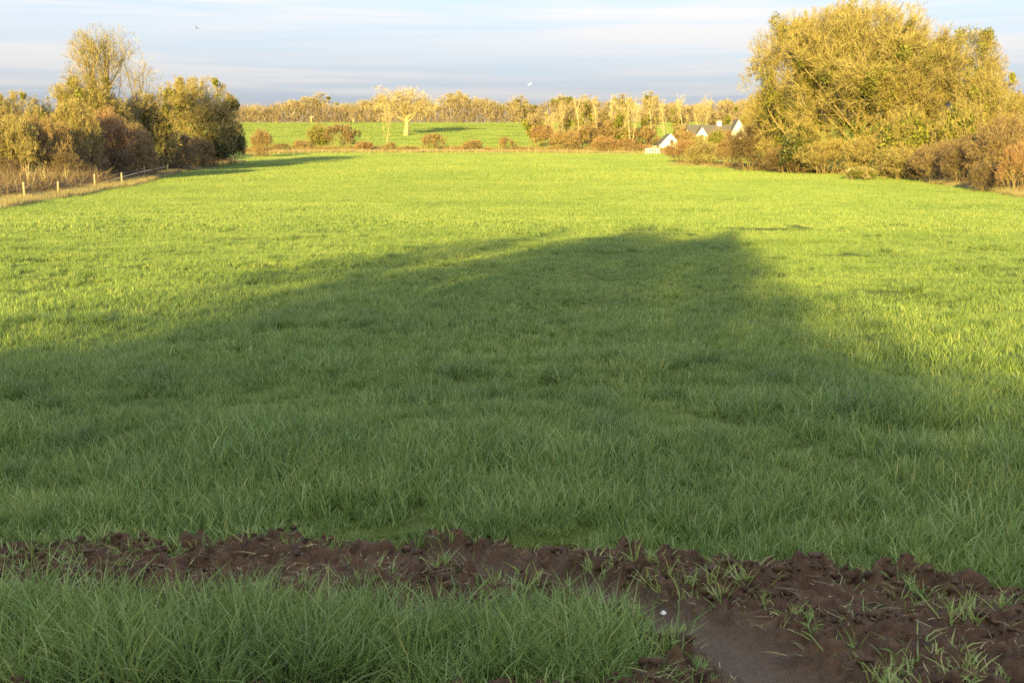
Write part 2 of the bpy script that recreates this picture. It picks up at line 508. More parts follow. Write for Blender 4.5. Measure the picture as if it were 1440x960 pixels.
def sprout(pts, dirs, L, count, t0, t1, ang, ratio, env, rng, clip=1.0, jitter=.35):
    N, n1, _ = pts.shape
    par = np.repeat(np.arange(N), count)
    t = t0 + (t1 - t0) * rng.random(len(par)) ** .8
    f = t * (n1 - 1); k = np.minimum(f.astype(int), n1 - 2); f = f - k
    p = pts[par, k] * (1 - f)[:, None] + pts[par, k + 1] * f[:, None]
    d = dirs[par, k]
    a = ang * (1 + jitter * rng.normal(size=len(par)))
    q = perp(d, rng)
    nd = unit(d * np.cos(a)[:, None] + q * np.sin(a)[:, None])
    nl = L[par] * ratio * (1.15 - .55 * t) * (.6 + .8 * rng.random(len(par)))
    if env is not None:
        nl = np.minimum(nl, env.reach(p, nd) * clip * (.7 + .35 * rng.random(len(par))))
    return p, nd, np.maximum(nl, .08)
def tubes(pts, dirs, r0, r1, k, rng):
    N, n, _ = pts.shape
    a = perp(dirs[:, 0], rng)[:, None, :].repeat(n, 1)
    a = unit(a - (a * dirs).sum(-1, keepdims=True) * dirs); b = np.cross(dirs, a)
    t = np.linspace(0, 1, n)[None, :, None, None]
    rad = r0[:, None, None, None] * (1 - t) + r1[:, None, None, None] * t
    th = np.arange(k) * 2 * np.pi / k
    ring = a[:, :, None, :] * np.cos(th)[None, None, :, None] + b[:, :, None, :] * np.sin(th)[None, None, :, None]
    v = pts[:, :, None, :] + ring * rad
    base = np.arange(N * n * k).reshape(N, n, k)
    nxt = np.roll(base, -1, 2)
    q = np.stack([base[:, :-1], nxt[:, :-1], nxt[:, 1:], base[:, 1:]], -1).reshape(-1, 4)
    return v.reshape(-1, 3), q, np.repeat(rng.random(N), n * k)
def ribbons(pts, dirs, w0, w1, rng, face=None):
    N, n, _ = pts.shape
    s = perp(dirs[:, 0], rng) if face is None else face
    t = np.linspace(0, 1, n)[None, :, None]
    w = (np.reshape(w0, (-1, 1, 1)) * (1 - t) + np.reshape(w1, (-1, 1, 1)) * t) * .5
    v = np.stack([pts - s[:, None] * w, pts + s[:, None] * w], 2)
    base = np.arange(N * n * 2).reshape(N, n, 2)
    q = np.stack([base[:, :-1, 0], base[:, :-1, 1], base[:, 1:, 1], base[:, 1:, 0]], -1).reshape(-1, 4)
    return v.reshape(-1, 3), q, np.repeat(rng.random(N), n * 2)
def join(parts):
    vs_, qs, va, o = [], [], [], 0
    for v, q, a in parts:
        vs_.append(v); qs.append(q + o); va.append(a); o += len(v)
    return np.concatenate(vs_), np.concatenate(qs), np.concatenate(va)
def leaves(cent, size, rng, upbias=0.0):
    N = len(cent)
    d = unit(rng.normal(size=(N, 3)) + np.array([0, 0, upbias])); a = perp(d, rng); b = np.cross(d, a)
    s = size * (.6 + .8 * rng.random(N))[:, None]
    v = np.stack([cent - a * s, cent - b * s * .6, cent + a * s, cent + b * s * .6], 1).reshape(-1, 3)
    return v, np.arange(N * 4).reshape(N, 4), np.repeat(rng.random(N), 4)

PROTO = {}
def make_tree(key, seed, H, Wd, stems=1, base_spread=.1, trunk_r=.3, trunk_frac=.55, limbs=12, n2=9, n3=8, n4=7,
              limb_t0=.25, limb_ang=.85, up=.25, twig_up=.15, twig_w=.03, twig_len=None, ivy=0, ivy_h=.6, ivy_crown=0, low=.12, lean=0.0,
              twig='twig_olive', bark='bark', leafm='ivy', leaf=.16, wob=.12):
    rng = np.random.default_rng(seed)
    env = Env((0, 0, H * (.5 + low * .5)), (Wd / 2, Wd / 2, H * (.5 - low * .5)))
    az = rng.random(stems) * 2 * np.pi if stems < 3 else np.arange(stems) * 2 * np.pi / stems + rng.random(stems)
    sp = base_spread * (.4 + .6 * rng.random(stems))
    p = np.stack([np.cos(az) * sp, np.sin(az) * sp, np.full(stems, -.15)], 1)
    tilt = (lean + .1 * rng.random(stems)) if stems == 1 else (lean + .55 * np.linspace(.15, 1, stems) * (Wd / H))
    d = unit(np.stack([np.cos(az) * tilt, np.sin(az) * tilt, np.ones(stems)], 1))
    L = np.minimum(np.full(stems, H * trunk_frac), env.reach(p, d) * 1.0) * (.85 + .2 * rng.random(stems)) + .15
    p0, d0 = walk(p, d, L, 7, .06, .1, rng)
    r = trunk_r * (.6 + .5 * rng.random(stems)) / (1 if stems == 1 else 1.4)
    tv = [tubes(p0, d0, r, r * .35, 7, rng)]
    p1, q1, L1 = sprout(p0, d0, L, limbs, limb_t0, 1.0, limb_ang, .95, env, rng, .9)
    p1, d1 = walk(p1, q1, L1, 6, wob, up, rng)
    r1 = trunk_r * .30 * (.6 + .6 * rng.random(len(p1))) * np.clip(L1 / (H * .3), .35, 1.2)
    tv.append(tubes(p1, d1, r1, r1 * .3, 5, rng))
    p2, q2, L2 = sprout(p1, d1, L1, n2, .2, 1.0, .75, .55, env, rng)
    p2, d2 = walk(p2, q2, L2, 4, wob, up * .9, rng)
    r2 = np.maximum(trunk_r * .075 * (.6 + .7 * rng.random(len(p2))), twig_w * .5)
    cv = [tubes(p2, d2, r2, r2 * .35, 3, rng)]
    p3, q3, L3 = sprout(p2, d2, L2, n3, .2, 1.0, .7, .55, env, rng, 1.04)
    p3, d3 = walk(p3, q3, L3, 3, wob * 1.2, twig_up, rng)
    cv.append(ribbons(p3, d3, np.full(len(p3), twig_w * 1.2), np.full(len(p3), twig_w * .6), rng))
    if n4:
        p4, q4, L4 = sprout(p3, d3, L3, n4, .15, 1.0, .65, .7, env, rng, 1.07)
        if twig_len:
            L4 = np.clip(L4, twig_len * .5, twig_len * 1.5)
        p4, d4 = walk(p4, q4, L4, 2, wob * 1.2, twig_up, rng)
        cv.append(ribbons(p4, d4, np.full(len(p4), twig_w), np.full(len(p4), twig_w * .3), rng))
    out = {'trunk': new_mesh(key + '_trunk', *[join(tv)[i] for i in (0, 1)], mat=M[bark], smooth=True)}
    v, q, a = join(cv)
    out['crown'] = new_mesh(key + '_crown', v, q, var=a, mat=M[twig])
    lv = []
    if ivy:
        allp = np.concatenate([p0.reshape(-1, 3), p1[:, :4].reshape(-1, 3)]); allp = allp[allp[:, 2] < H * ivy_h]
        c = allp[rng.integers(0, len(allp), ivy)]
        lv.append(leaves(c + rng.normal(size=(ivy, 3)) * np.array([.38, .38, .5]), leaf, rng))
    if ivy_crown:
        ncl = max(6, ivy_crown // 150)
        pp = p2.reshape(-1, 3); cc = pp[rng.integers(0, len(pp), ncl)]
        rad = (.35 + .7 * rng.random(ncl)) * H / 14
        w = rng.integers(0, ncl, ivy_crown)
        off = unit(rng.normal(size=(ivy_crown, 3))) * (rng.random(ivy_crown) ** .45)[:, None] * rad[w][:, None] * np.array([1, 1, 1.3])
        lv.append(leaves(cc[w] + off, leaf, rng))
    if lv:
        v, q, a = join(lv)
        out['ivy'] = new_mesh(key + '_ivy', v, q, var=a, mat=M[leafm])
    PROTO[key] = (out, H, Wd)
def make_bush(key, seed, H, Wd, leafn, twig='twig_olive', leafm='evergreen', leaf=.14, stems=9, n3=6, n4=5, twig_w=.025, clumps=60):
    """leafy bush: leaf clumps over a twiggy frame"""
    make_tree(key, seed, H, Wd, stems=stems, base_spread=Wd * .12, trunk_r=.09, trunk_frac=.7, limbs=6, n2=6, n3=n3, n4=n4, limb_t0=.1,
              limb_ang=.8, low=-.1, twig=twig, bark='bark_dark', twig_w=twig_w)
    out, H, Wd = PROTO[key]
    rng = np.random.default_rng(seed + 1)
    u = unit(rng.normal(size=(clumps, 3))); u[:, 2] = np.abs(u[:, 2]) * 1.1 - .1
    c = u * (rng.random(clumps) ** .4)[:, None] * np.array([Wd / 2, Wd / 2, H * .58]) * .86 + np.array([0, 0, H * .38])
    w = rng.integers(0, clumps, leafn)
    rad = (.10 + .10 * rng.random(clumps)) * Wd
    off = unit(rng.normal(size=(leafn, 3))) * (rng.random(leafn) ** .4)[:, None] * rad[w][:, None]
    pt = c[w] + off; pt[:, 2] = np.maximum(pt[:, 2], .05)
    v, q, a = leaves(pt, leaf, rng)
    out['foliage'] = new_mesh(key + '_foliage', v, q, var=a, mat=M[leafm])

def place(name, key, px, y, top, hw, label, cat, group=None, twig=None, rot=None, dz=0.0, x=None):
    """one copy of a plant: stands on the ground at depth y under pixel column px, reaches up to pixel row top, hw pixels to each side"""
    out, H, Wd = PROTO[key]
    p = at(px, top, y)
    gx_ = p[0] if x is None else x
    g = float(ground(gx_, y)) + dz
    h = p[2] - g
    wd = (at(px + hw, top, y)[0] - at(px - hw, top, y)[0])
    e = bpy.data.objects.new(name, None); C.objects.link(e)
    e.empty_display_size = .3
    e.location = (gx_, y, g)
    rr = random.Random(hash((round(px), round(y), top)) & 0xffff)
    e.rotation_euler = (0, 0, rr.random() * 6.28 if rot is None else rot)
    e.scale = (wd / Wd, wd / Wd, h / H)
    for n, me in out.items():
        o = link(n, me, e)
        if twig and n == 'crown':
            o.data = twig_copy(me, twig)
    tag(e, label, cat, group)
    return e
_tc = {}
def twig_copy(me, twig):
    k = (me.name, twig)
    if k not in _tc:
        m2 = me.copy(); m2.materials.clear(); m2.materials.append(M[twig]); _tc[k] = m2
    return _tc[k]

# prototypes
make_tree('dome_a', 11, 18, 18, stems=4, base_spread=.9, trunk_r=.38, trunk_frac=.75, limbs=15, n2=9, n3=9, n4=13, limb_t0=.1, limb_ang=.95, up=.3, twig_up=.35, twig_w=.027, ivy=9000, ivy_h=.9, ivy_crown=12000, low=-.02, leaf=.11)
make_tree('dome_b', 12, 16, 15, stems=3, base_spread=.8, trunk_r=.34, trunk_frac=.75, limbs=15, n2=9, n3=9, n4=13, limb_t0=.1, limb_ang=.9, up=.2, twig_up=.2, twig_w=.027, ivy=7000, ivy_h=.85, ivy_crown=8000, low=-.02, leaf=.11)
make_tree('vase', 13, 15, 12, stems=6, base_spread=.5, trunk_r=.24, trunk_frac=.8, limbs=9, n2=7, n3=5, n4=3, limb_t0=.35, limb_ang=.38, up=.25, twig_up=.25, twig_w=.026, ivy=1500, ivy_h=.35, low=.28, leaf=.16)
make_tree('round', 14, 11, 11, stems=5, base_spread=.8, trunk_r=.24, trunk_frac=.8, limbs=11, n2=9, n3=8, n4=9, limb_t0=.1, limb_ang=.8, up=.35, twig_up=.3, twig_w=.026, ivy=2500, ivy_h=.95, ivy_crown=3500, low=-.05, leaf=.16)
make_tree('weeping', 15, 17, 14, stems=1, trunk_r=.55, trunk_frac=.5, limbs=24, n2=10, n3=8, n4=3, limb_t0=.4, limb_ang=.85, up=.45, twig_up=-1.1, twig_w=.042, low=.1, twig='twig_gold', bark='bark_pale', wob=.15)
make_tree('poplar', 16, 13, 4.4, stems=1, trunk_r=.12, trunk_frac=.95, limbs=26, n2=7, n3=5, n4=0, limb_t0=.2, limb_ang=.6, up=.5, twig_up=.4, twig_w=.045, low=.15, twig='twig_gold', bark='bark_birch')
make_tree('poplar_b', 17, 13, 5.5, stems=2, base_spread=.3, trunk_r=.12, trunk_frac=.9, limbs=18, n2=7, n3=6, n4=0, limb_t0=.25, limb_ang=.6, up=.5, twig_up=.3, twig_w=.045, low=.2, twig='twig_gold', bark='bark_birch')
make_tree('far_a', 18, 11, 12, stems=3, base_spread=.5, trunk_r=.3, trunk_frac=.7, limbs=12, n2=8, n3=9, n4=3, limb_t0=.15, limb_ang=.9, up=.3, twig_up=.2, twig_w=.085, low=0, twig='twig_far', ivy_crown=600, leaf=.3)
make_tree('far_b', 19, 12, 9, stems=2, base_spread=.5, trunk_r=.3, trunk_frac=.75, limbs=12, n2=8, n3=8, n4=3, limb_t0=.2, limb_ang=.8, up=.4, twig_up=.3, twig_w=.085, low=.05, twig='twig_far', ivy=900, ivy_h=.95, ivy_crown=1200, leaf=.3)
make_tree('far_ivy', 20, 11, 8, stems=3, base_spread=.5, trunk_r=.3, trunk_frac=.8, limbs=10, n2=7, n3=7, n4=2, limb_t0=.15, limb_ang=.8, up=.4, twig_up=.3, twig_w=.08, low=0, twig='twig_far', ivy=2600, ivy_h=1.0, ivy_crown=3200, leaf=.28)
make_tree('shrub_a', 21, 5, 6, stems=12, base_spread=.9, trunk_r=.07, trunk_frac=.85, limbs=8, n2=7, n3=6, n4=5, limb_t0=.02, limb_ang=.6, up=.45, twig_up=.35, twig_w=.022, low=-.38, twig='twig_brown')
make_tree('shrub_b', 22, 5, 6, stems=10, base_spread=1.0, trunk_r=.08, trunk_frac=.75, limbs=9, n2=7, n3=6, n4=6, limb_t0=.02, limb_ang=.9, up=.05, twig_up=-.1, twig_w=.022, low=-.38, twig='twig_brown')
make_tree('shrub_c', 23, 5, 5, stems=14, base_spread=.8, trunk_r=.06, trunk_frac=.95, limbs=7, n2=6, n3=6, n4=5, limb_t0=.02, limb_ang=.45, up=.6, twig_up=.5, twig_w=.02, low=-.38, twig='twig_brown')
make_tree('scrub', 24, 5, 7, stems=9, base_spread=1.2, trunk_r=.09, trunk_frac=.8, limbs=8, n2=6, n3=6, n4=3, limb_t0=.02, limb_ang=.7, up=.4, twig_up=.3, twig_w=.05, low=-.38, twig='twig_brown')
make_tree('scrub_b', 34, 5, 5, stems=7, base_spread=.9, trunk_r=.08, trunk_frac=.95, limbs=8, n2=7, n3=6, n4=3, limb_t0=.1, limb_ang=.5, up=.6, twig_up=.45, twig_w=.042, low=-.3, twig='twig_brown')
make_tree('sapling', 25, 4, 1.8, stems=2, base_spread=.15, trunk_r=.085, trunk_frac=.9, limbs=7, n2=4, n3=3, n4=0, limb_t0=.3, limb_ang=.6, up=.4, twig_up=.3, twig_w=.02, low=.2, twig='twig_gold', bark='bark_pale')
make_tree('standard', 29, 12, 4.6, stems=1, trunk_r=.16, trunk_frac=.85, limbs=18, n2=7, n3=7, n4=6, limb_t0=.78, limb_ang=.9, up=.2, twig_up=.2, twig_w=.024, low=.8)
make_bush('holly', 26, 6, 6, 9000, leaf=.13)
make_bush('gorse', 27, 2, 4, 4500, twig='twig_gold', leafm='ivy', leaf=.06, stems=8, n3=4, n4=3, clumps=90)
make_bush('ivy_bush', 28, 6, 6, 6000, leafm='ivy', leaf=.15)

# --- trees and bushes of the right-hand hedge
G = 'trees and bushes of the right-hand hedge'
place('ivy_clad_tree', 'dome_a', 1222, 124, 0, 128, 'largest bare tree on the right, its domed golden crown reaching the picture top', 'tree', G, rot=.4)
place('ivy_clad_tree', 'dome_b', 1325, 119, 34, 100, 'broad bare tree on the right flank of the largest right-hand tree, rounded golden crown', 'tree', G, rot=2.1)
place('ivy_clad_tree', 'dome_b', 1128, 130, 14, 84, 'tall bare tree with ivied limbs, left flank of the largest right-hand tree', 'tree', G, rot=4.0)
place('bare_tree', 'round', 1392, 112, 98, 62, 'lower bare tree sloping down at the right end of the big golden tree clump', 'tree', G, rot=1.0)
place('bare_tree', 'round', 1088, 142, 118, 44, 'small bare tree beside the white house gable, left of the big clump', 'tree', G, twig='twig_olive')
place('ivy_bush', 'ivy_bush', 1278, 112, 150, 40, 'bright ivy-green bush low in the middle of the right-hand tree clump', 'bush', G)
place('dark_bush', 'holly', 1255, 114, 176, 24, 'added dark bush standing for the shaded gap right of the small yellow-green bush', 'bush', G)  # dark leaves added to make a shaded gap between the twigs
place('dark_bush', 'holly', 1130, 124, 168, 30, 'added dark bush standing for the deep shade below the left part of the right-hand tree clump', 'bush', G)  # added bush, its dark colour stands for shade inside the clump
place('ivy_bush', 'ivy_bush', 1355, 108, 140, 38, 'green ivy bush high on the right side of the big golden tree clump', 'bush', G)
RS = [('shrub_b', 1062, 137, 172, 42, 'twig_dark', 'grey-brown thorn bush in front of the white house gable at the clump\'s left end'),
      ('shrub_b', 1118, 128, 200, 46, 'twig_grey', 'low brown thicket at the foot of the big clump, right of the grey-brown thorn bush'),
      ('shrub_a', 1165, 121, 196, 44, 'twig_olive', 'tawny twiggy bush under the largest right-hand tree, left of the small yellow-green bush'),
      ('shrub_b', 1222, 117, 188, 46, 'twig_olive', 'wide tawny bush directly behind the small yellow-green bush'),
      ('shrub_b', 1275, 110, 200, 48, 'twig_olive', 'straw-coloured drooping bush right of the small yellow-green bush'),
      ('shrub_a', 1322, 103, 200, 44, 'twig_grey', 'dull brown bush where the dry grass tuft meets the right-hand hedge'),
      ('shrub_b', 1362, 97, 188, 46, 'twig_dark', 'grey-brown arching bush left of the dark bush at the right edge'),
      ('shrub_b', 1412, 91, 158, 52, 'twig_grey', 'tall dull brown bush at the right edge behind the reddish bush'),
      ('shrub_c', 1438, 80, 198, 34, 'twig_red', 'reddish-brown bush at the right edge of the picture'),
      ('shrub_b', 1480, 82, 170, 48, 'twig_brown', 'brown hedge bush just beyond the right edge of the picture'),
      ('shrub_b', 1392, 84, 226, 28, 'twig_dark', 'low dark bramble bush in front of the right-hand hedge near the right edge'),
      ('shrub_a', 1030, 150, 196, 30, 'twig_brown', 'brown bush in front of the house between its two white gables'),
      ('shrub_b', 995, 158, 198, 32, 'twig_olive', 'olive-brown bush at the hedge\'s far end below the white chimney'),
      ('shrub_a', 960, 168, 198, 30, 'twig_red', 'russet bush ending the right-hand hedge beside the small white gable')]
for k, px, y, top, hw, tw, lab in RS:
    place('hedge_bush', k, px, y, top, hw, lab, 'bush', G, twig=tw)
place('gorse_bush', 'gorse', 1210, 109, 234, 26, 'small yellow-green bush on the field edge before the right-hand clump', 'bush', G)

# --- left hedge
G = 'trees and bushes of the left-hand hedge'
place('bare_tree', 'vase', 150, 124, 34, 70, 'tall vase-shaped bare tree rising above the left-hand hedge', 'tree', G, rot=.3)
place('bare_tree', 'round', 118, 120, 104, 66, 'lower bare tree wrapped round the foot of the tall vase-shaped tree', 'tree', G, rot=2.0)
place('bare_tree', 'round', 205, 128, 128, 44, 'small bare tree between the tall vase-shaped tree and the round-crowned tree', 'tree', G, rot=3.0)
place('ivy_clad_tree', 'round', 272, 152, 106, 64, 'round-crowned tree topped with green ivy at the far end of the left-hand hedge', 'tree', G, rot=1.2)
place('dark_bush', 'holly', 322, 160, 168, 24, 'dark evergreen bush at the right end of the left-hand hedge', 'bush', G)
place('dark_bush', 'holly', 300, 152, 186, 20, 'low dark evergreen bush beneath the round-crowned tree', 'bush', G)
place('bare_tree', 'round', 12, 108, 126, 52, 'bushy bare tree at the left edge of the picture', 'tree', G, rot=.9)
place('ivy_bush', 'ivy_bush', 58, 112, 138, 32, 'green ivy bush in the left-hand hedge between the edge tree and the tall tree', 'bush', G)
LS = [('shrub_a', -30, 92, 160, 46, 'twig_olive', 'yellowish hedge bush cut by the left edge of the picture'),
      ('shrub_a', 18, 93, 164, 40, 'twig_olive', 'straw-coloured twiggy bush behind the leftmost fence post'),
      ('shrub_c', 58, 90, 160, 42, 'twig_brown', 'brown upright bush behind the two pale saplings'),
      ('shrub_a', 100, 95, 142, 42, 'twig_olive', 'tawny bush in front of the tall vase-shaped tree, left of the russet bush'),
      ('shrub_b', 142, 101, 150, 44, 'twig_red', 'rounded russet bush in the middle of the left-hand hedge'),
      ('shrub_b', 182, 108, 172, 36, 'twig_brown', 'brown bush right of the russet bush behind the slanting rail'),
      ('shrub_a', 218, 122, 158, 34, 'twig_olive', 'olive twiggy bush before the gap between the two left-hand trees'),
      ('shrub_b', 246, 136, 182, 30, 'twig_grey', 'grey-brown thicket at the left foot of the round-crowned tree'),
      ('shrub_b', 280, 147, 192, 26, 'twig_brown', 'low brown thicket under the middle of the round-crowned tree'),
      ('shrub_b', 368, 202, 180, 17, 'twig_brown', 'small brown bush standing alone past the left-hand hedge\'s dark end'),
      ('shrub_b', 228, 131, 200, 24, 'twig_dark', 'low dim thicket below the gap between the two left-hand trees'),
      ('shrub_b', 165, 100, 208, 30, 'twig_dark', 'low grey-brown thicket behind the fourth fence post'),
      ('shrub_a', 122, 97, 205, 30, 'twig_brown', 'low brown thicket behind the third fence post'),
      ('shrub_b', 200, 112, 205, 26, 'twig_grey', 'low grey thicket above the upper end of the slanting rail'),
      ('shrub_c', 40, 90, 190, 34, 'twig_olive', 'upright straw-coloured bush right behind the first pale sapling'),
      ('shrub_a', 4, 88, 222, 32, 'twig_dark', 'low dark thicket at the left edge just behind the leftmost post'),
      ('shrub_a', 85, 89, 215, 36, 'twig_dark', 'low dark thicket in the hedge bottom between the saplings and the third post')]
for k, px, y, top, hw, tw, lab in LS:
    place('hedge_bush', k, px, y * (1.07 if 30 < px < 230 else 1.0), top, hw, lab, 'bush', G, twig=tw)
place('sapling', 'sapling', 34, 77, 214, 12, 'pale bare sapling beside the leftmost fence post', 'sapling', 'pale saplings by the left fence', rot=.5)
place('sapling', 'sapling', 63, 80, 222, 12, 'pale bare sapling between the first and second fence posts from the left', 'sapling', 'pale saplings by the left fence', rot=2.5)
place('sapling', 'sapling', 93, 85, 226, 10, 'thin pale sapling leaning in the hedge right of the second fence post', 'sapling', 'pale saplings by the left fence', rot=4.1)

# --- the far hedge and the things along it
G = 'bushes of the far field boundary'
FS = [('scrub_b', 395, 238, 202, 18, 'twig_brown', 'low brown bramble patch at the far hedge beside the lone small bush'),
      ('scrub', 425, 240, 196, 16, 'twig_brown', 'brown bush at the left foot of the large dark far bush'),
      ('ivy_bush', 447, 243, 173, 17, None, 'yellow-green bush on the left of the large far bush'),
      ('scrub_b', 480, 242, 175, 30, 'twig_grey', 'large rounded dark bush standing in the far hedge'),
      ('scrub', 512, 239, 198, 15, 'twig_red', 'low russet bush right of the large far bush'),
      ('scrub_b', 549, 240, 200, 10, 'twig_brown', 'small brown bush at the foot of the thin tree by the lone tree'),
      ('scrub', 578, 240, 205, 12, 'twig_brown', 'tiny brown bush in front of the lone tree\'s trunk'),
      ('scrub_b', 608, 240, 188, 21, 'twig_brown', 'round brown bush right of the lone tree'),
      ('scrub', 664, 240, 196, 17, 'twig_brown', 'smaller round brown bush in the middle of the far hedge'),
      ('scrub_b', 712, 240, 193, 15, 'twig_brown', 'sparse brown bush just left of the far thicket'),
      ('scrub_b', 765, 243, 176, 25, 'twig_red', 'left end bush of the reddish far thicket'),
      ('scrub', 795, 240, 182, 24, 'twig_brown', 'brown bush of the far thicket below the first slender tree'),
      ('scrub_b', 822, 246, 176, 26, 'twig_brown', 'tall brown bush of the far thicket between two slender trees'),
      ('scrub', 852, 240, 190, 22, 'twig_red', 'low red-brown bush of the far thicket below the ivy-topped tree'),
      ('scrub_b', 880, 242, 196, 22, 'twig_red', 'low red bush right of the ivy-topped tree in the far hedge'),
      ('scrub', 908, 242, 203, 18, 'twig_red', 'lowest red bush left of the small white gable'),
      ('scrub_b', 962, 252, 186, 22, 'twig_brown', 'brown bush between the small white gable and the slate-roofed house'),
      ('scrub_b', 1020, 238, 183, 20, 'twig_brown', 'brown bush screening the wall between the house\'s two front gables'),
      ('scrub_b', 966, 240, 185, 15, 'twig_brown', 'thin brown bush at the left end of the slate-roofed house'),
      ('scrub', 985, 226, 189, 20, 'twig_olive', 'olive bush half hiding the left front gable of the slate-roofed house'),
      ('ivy_bush', 1008, 222, 181, 15, None, 'yellow-green bush in front of the slate-roofed house')]
for k, px, y, top, hw, tw, lab in FS:
    place('far_bush', k, px, y, top, hw, lab, 'bush', G, twig=tw)
place('lone_tree', 'weeping', 569, 330, 97, 54, 'lone pale drooping tree with a thick trunk on the far green slope', 'tree', rot=.7)
G = 'slender bare trees along the far boundary'
for k, px, y, top, hw, lab in [
        ('poplar', 542, 244, 150, 9, 'thin bare tree just left of the lone drooping tree'),
        ('poplar_b', 775, 252, 152, 13, 'short slender tree at the left of the far row, above the reddish thicket'),
        ('poplar', 816, 250, 128, 14, 'tall slender pale tree, first tall one of the far row'),
        ('poplar', 841, 248, 130, 11, 'straight thin pale tree left of the ivy-topped far tree'),
        ('poplar_b', 890, 250, 130, 15, 'slender forked pale tree right of the ivy-topped far tree'),
        ('poplar', 937, 262, 134, 12, 'slender tree standing over the small white gable'),
        ('poplar', 965, 266, 128, 13, 'slender pale tree between the small gable and the slate-roofed house'),
        ('poplar_b', 990, 270, 132, 13, 'slender pale tree behind the slate-roofed house')]:
    place('slender_tree', k, px, y, top, hw, lab, 'tree', G)
for k, px, y, top, hw, lab in [
        ('far_b', 758, 262, 152, 20, 'soft golden tree behind the left end of the reddish far thicket'),
        ('far_b', 800, 266, 140, 22, 'dull golden twiggy tree left of the first tall slender tree'),
        ('far_b', 852, 268, 142, 20, 'dull golden twiggy tree filling the gap left of the ivy-topped far tree'),
        ('far_b', 912, 270, 140, 22, 'dull golden twiggy tree right of the forked slender tree'),
        ('far_b', 950, 276, 146, 20, 'dull golden twiggy tree above the gap between outbuilding and house'),
        ('far_b', 1000, 282, 150, 22, 'dull golden twiggy tree close behind the slate roof'),
        ('far_b', 1050, 276, 142, 26, 'dull golden twiggy tree behind the right-hand house gable'),
        ('poplar', 790, 256, 138, 10, 'thin pale tree left of the first tall slender tree'),
        ('poplar', 868, 262, 128, 10, 'thin pale tree rising straight behind the ivy-topped tree'),
        ('poplar', 918, 264, 132, 10, 'thin pale tree just left of the outbuilding gable'),
        ('scrub', 840, 256, 168, 34, 'pale brown scrub at the foot of the straight thin tree'),
        ('scrub', 900, 256, 176, 30, 'pale brown scrub left of the outbuilding gable'),
        ('scrub', 975, 262, 176, 30, 'pale brown scrub between outbuilding and house roof')]:
    place('far_tree', k, px, y, top, hw, lab, 'tree' if k != 'scrub' else 'bush', 'bare trees of the far row', twig='twig_far_dull' if k == 'far_b' else None)
place('ivy_topped_tree', 'far_ivy', 868, 256, 146, 20, 'small tree with a bushy yellow-green ivy top in the far row', 'tree', G)

# --- skyline trees
G = 'trees along the skyline'
rr = random.Random(5)
SK = [(352, 150, 24, 'far_a', 'skyline tree just right of the left hedge\'s dark end'), (378, 150, 18, 'far_a', 'low skyline tree between the left hedge and the utility pole'),
      (408, 140, 16, 'far_a', 'pinkish skyline tree left of the utility pole'), (445, 130, 24, 'far_b', 'tall rounded skyline tree behind the utility pole'),
      (484, 144, 16, 'far_a', 'low rounded skyline tree right of the utility pole'), (512, 140, 18, 'far_a', 'skyline tree left of the lone drooping tree'),
      (536, 132, 20, 'far_a', 'skyline tree close behind the left side of the lone drooping tree'), (600, 142, 20, 'far_a', 'skyline tree close behind the right side of the lone drooping tree'),
      (650, 128, 30, 'far_a', 'broad domed skyline tree right of the lone drooping tree'), (690, 138, 18, 'far_b', 'small yellowish skyline tree right of the broad domed one'),
      (725, 134, 18, 'far_b', 'bare skyline tree under the white bird'), (748, 144, 20, 'far_ivy', 'green ivy-covered skyline tree left of the dark treetop'),
      (790, 130, 18, 'far_ivy', 'dark green skyline treetop left of the slender trees'), (830, 134, 26, 'far_b', 'golden skyline tree between the first two tall slender trees'),
      (870, 132, 20, 'far_b', 'skyline tree rising behind the ivy-topped tree'), (910, 128, 16, 'far_b', 'narrow skyline tree left of the small white gable'),
      (932, 146, 18, 'far_a', 'low skyline tree above the small white gable'), (955, 142, 18, 'far_a', 'golden skyline tree right of the small white gable'),
      (985, 146, 18, 'far_a', 'low skyline tree behind the slate roof'), (1018, 136, 12, 'far_ivy', 'pointed green skyline tree above the white chimney'),
      (1040, 140, 20, 'far_b', 'skyline tree above the right-hand house gable'), (1070, 136, 24, 'far_a', 'skyline tree half hidden by the big right-hand clump')]
for px, top, hw, k, lab in SK:
    place('skyline_tree', k, px, 436 + rr.random() * 16, top, hw * 1.25, lab, 'tree', G)

# the dense hedge and wood behind the far slope reads as one mass of twigs
def far_wood():
    rng = np.random.default_rng(77)
    N = 42000
    px = rng.uniform(120, 1320, N); y = rng.uniform(428, 446, N)
    x = (px - 720) / FPX * y * .985
    hmax = 6.2 + 3.6 * fbm(px / 22.0, px * 0 + 3.3, 3, 9) + 2.5 * (vnoise(px / 60, px * 0, 4) - .4)
    z0 = ground(x, y)
    p = np.stack([x, y, z0 + rng.random(N) ** 1.3 * hmax * .75 - .1], 1)
    d = unit(rng.normal(size=(N, 3)) * np.array([.55, .55, .3]) + np.array([0, 0, 1.0]))
    L = 1.0 + 1.4 * rng.random(N)
    pts, dirs = walk(p, d, L, 2, .2, .1, rng)
    v, q, a = ribbons(pts, dirs, np.full(N, .17), np.full(N, .05), rng)
    a = np.clip(a * .8 + np.repeat(vnoise(px / 14, px * 0, 2), 6) * .4 - .2, 0, 1)
    o = link('far_wood', new_mesh('far_wood', v, q, var=a, mat=M['twig_far_dull']))
    tag(o, 'long brown belt of leafless wood behind the far green slope', 'woodland', kind='stuff')
far_wood()

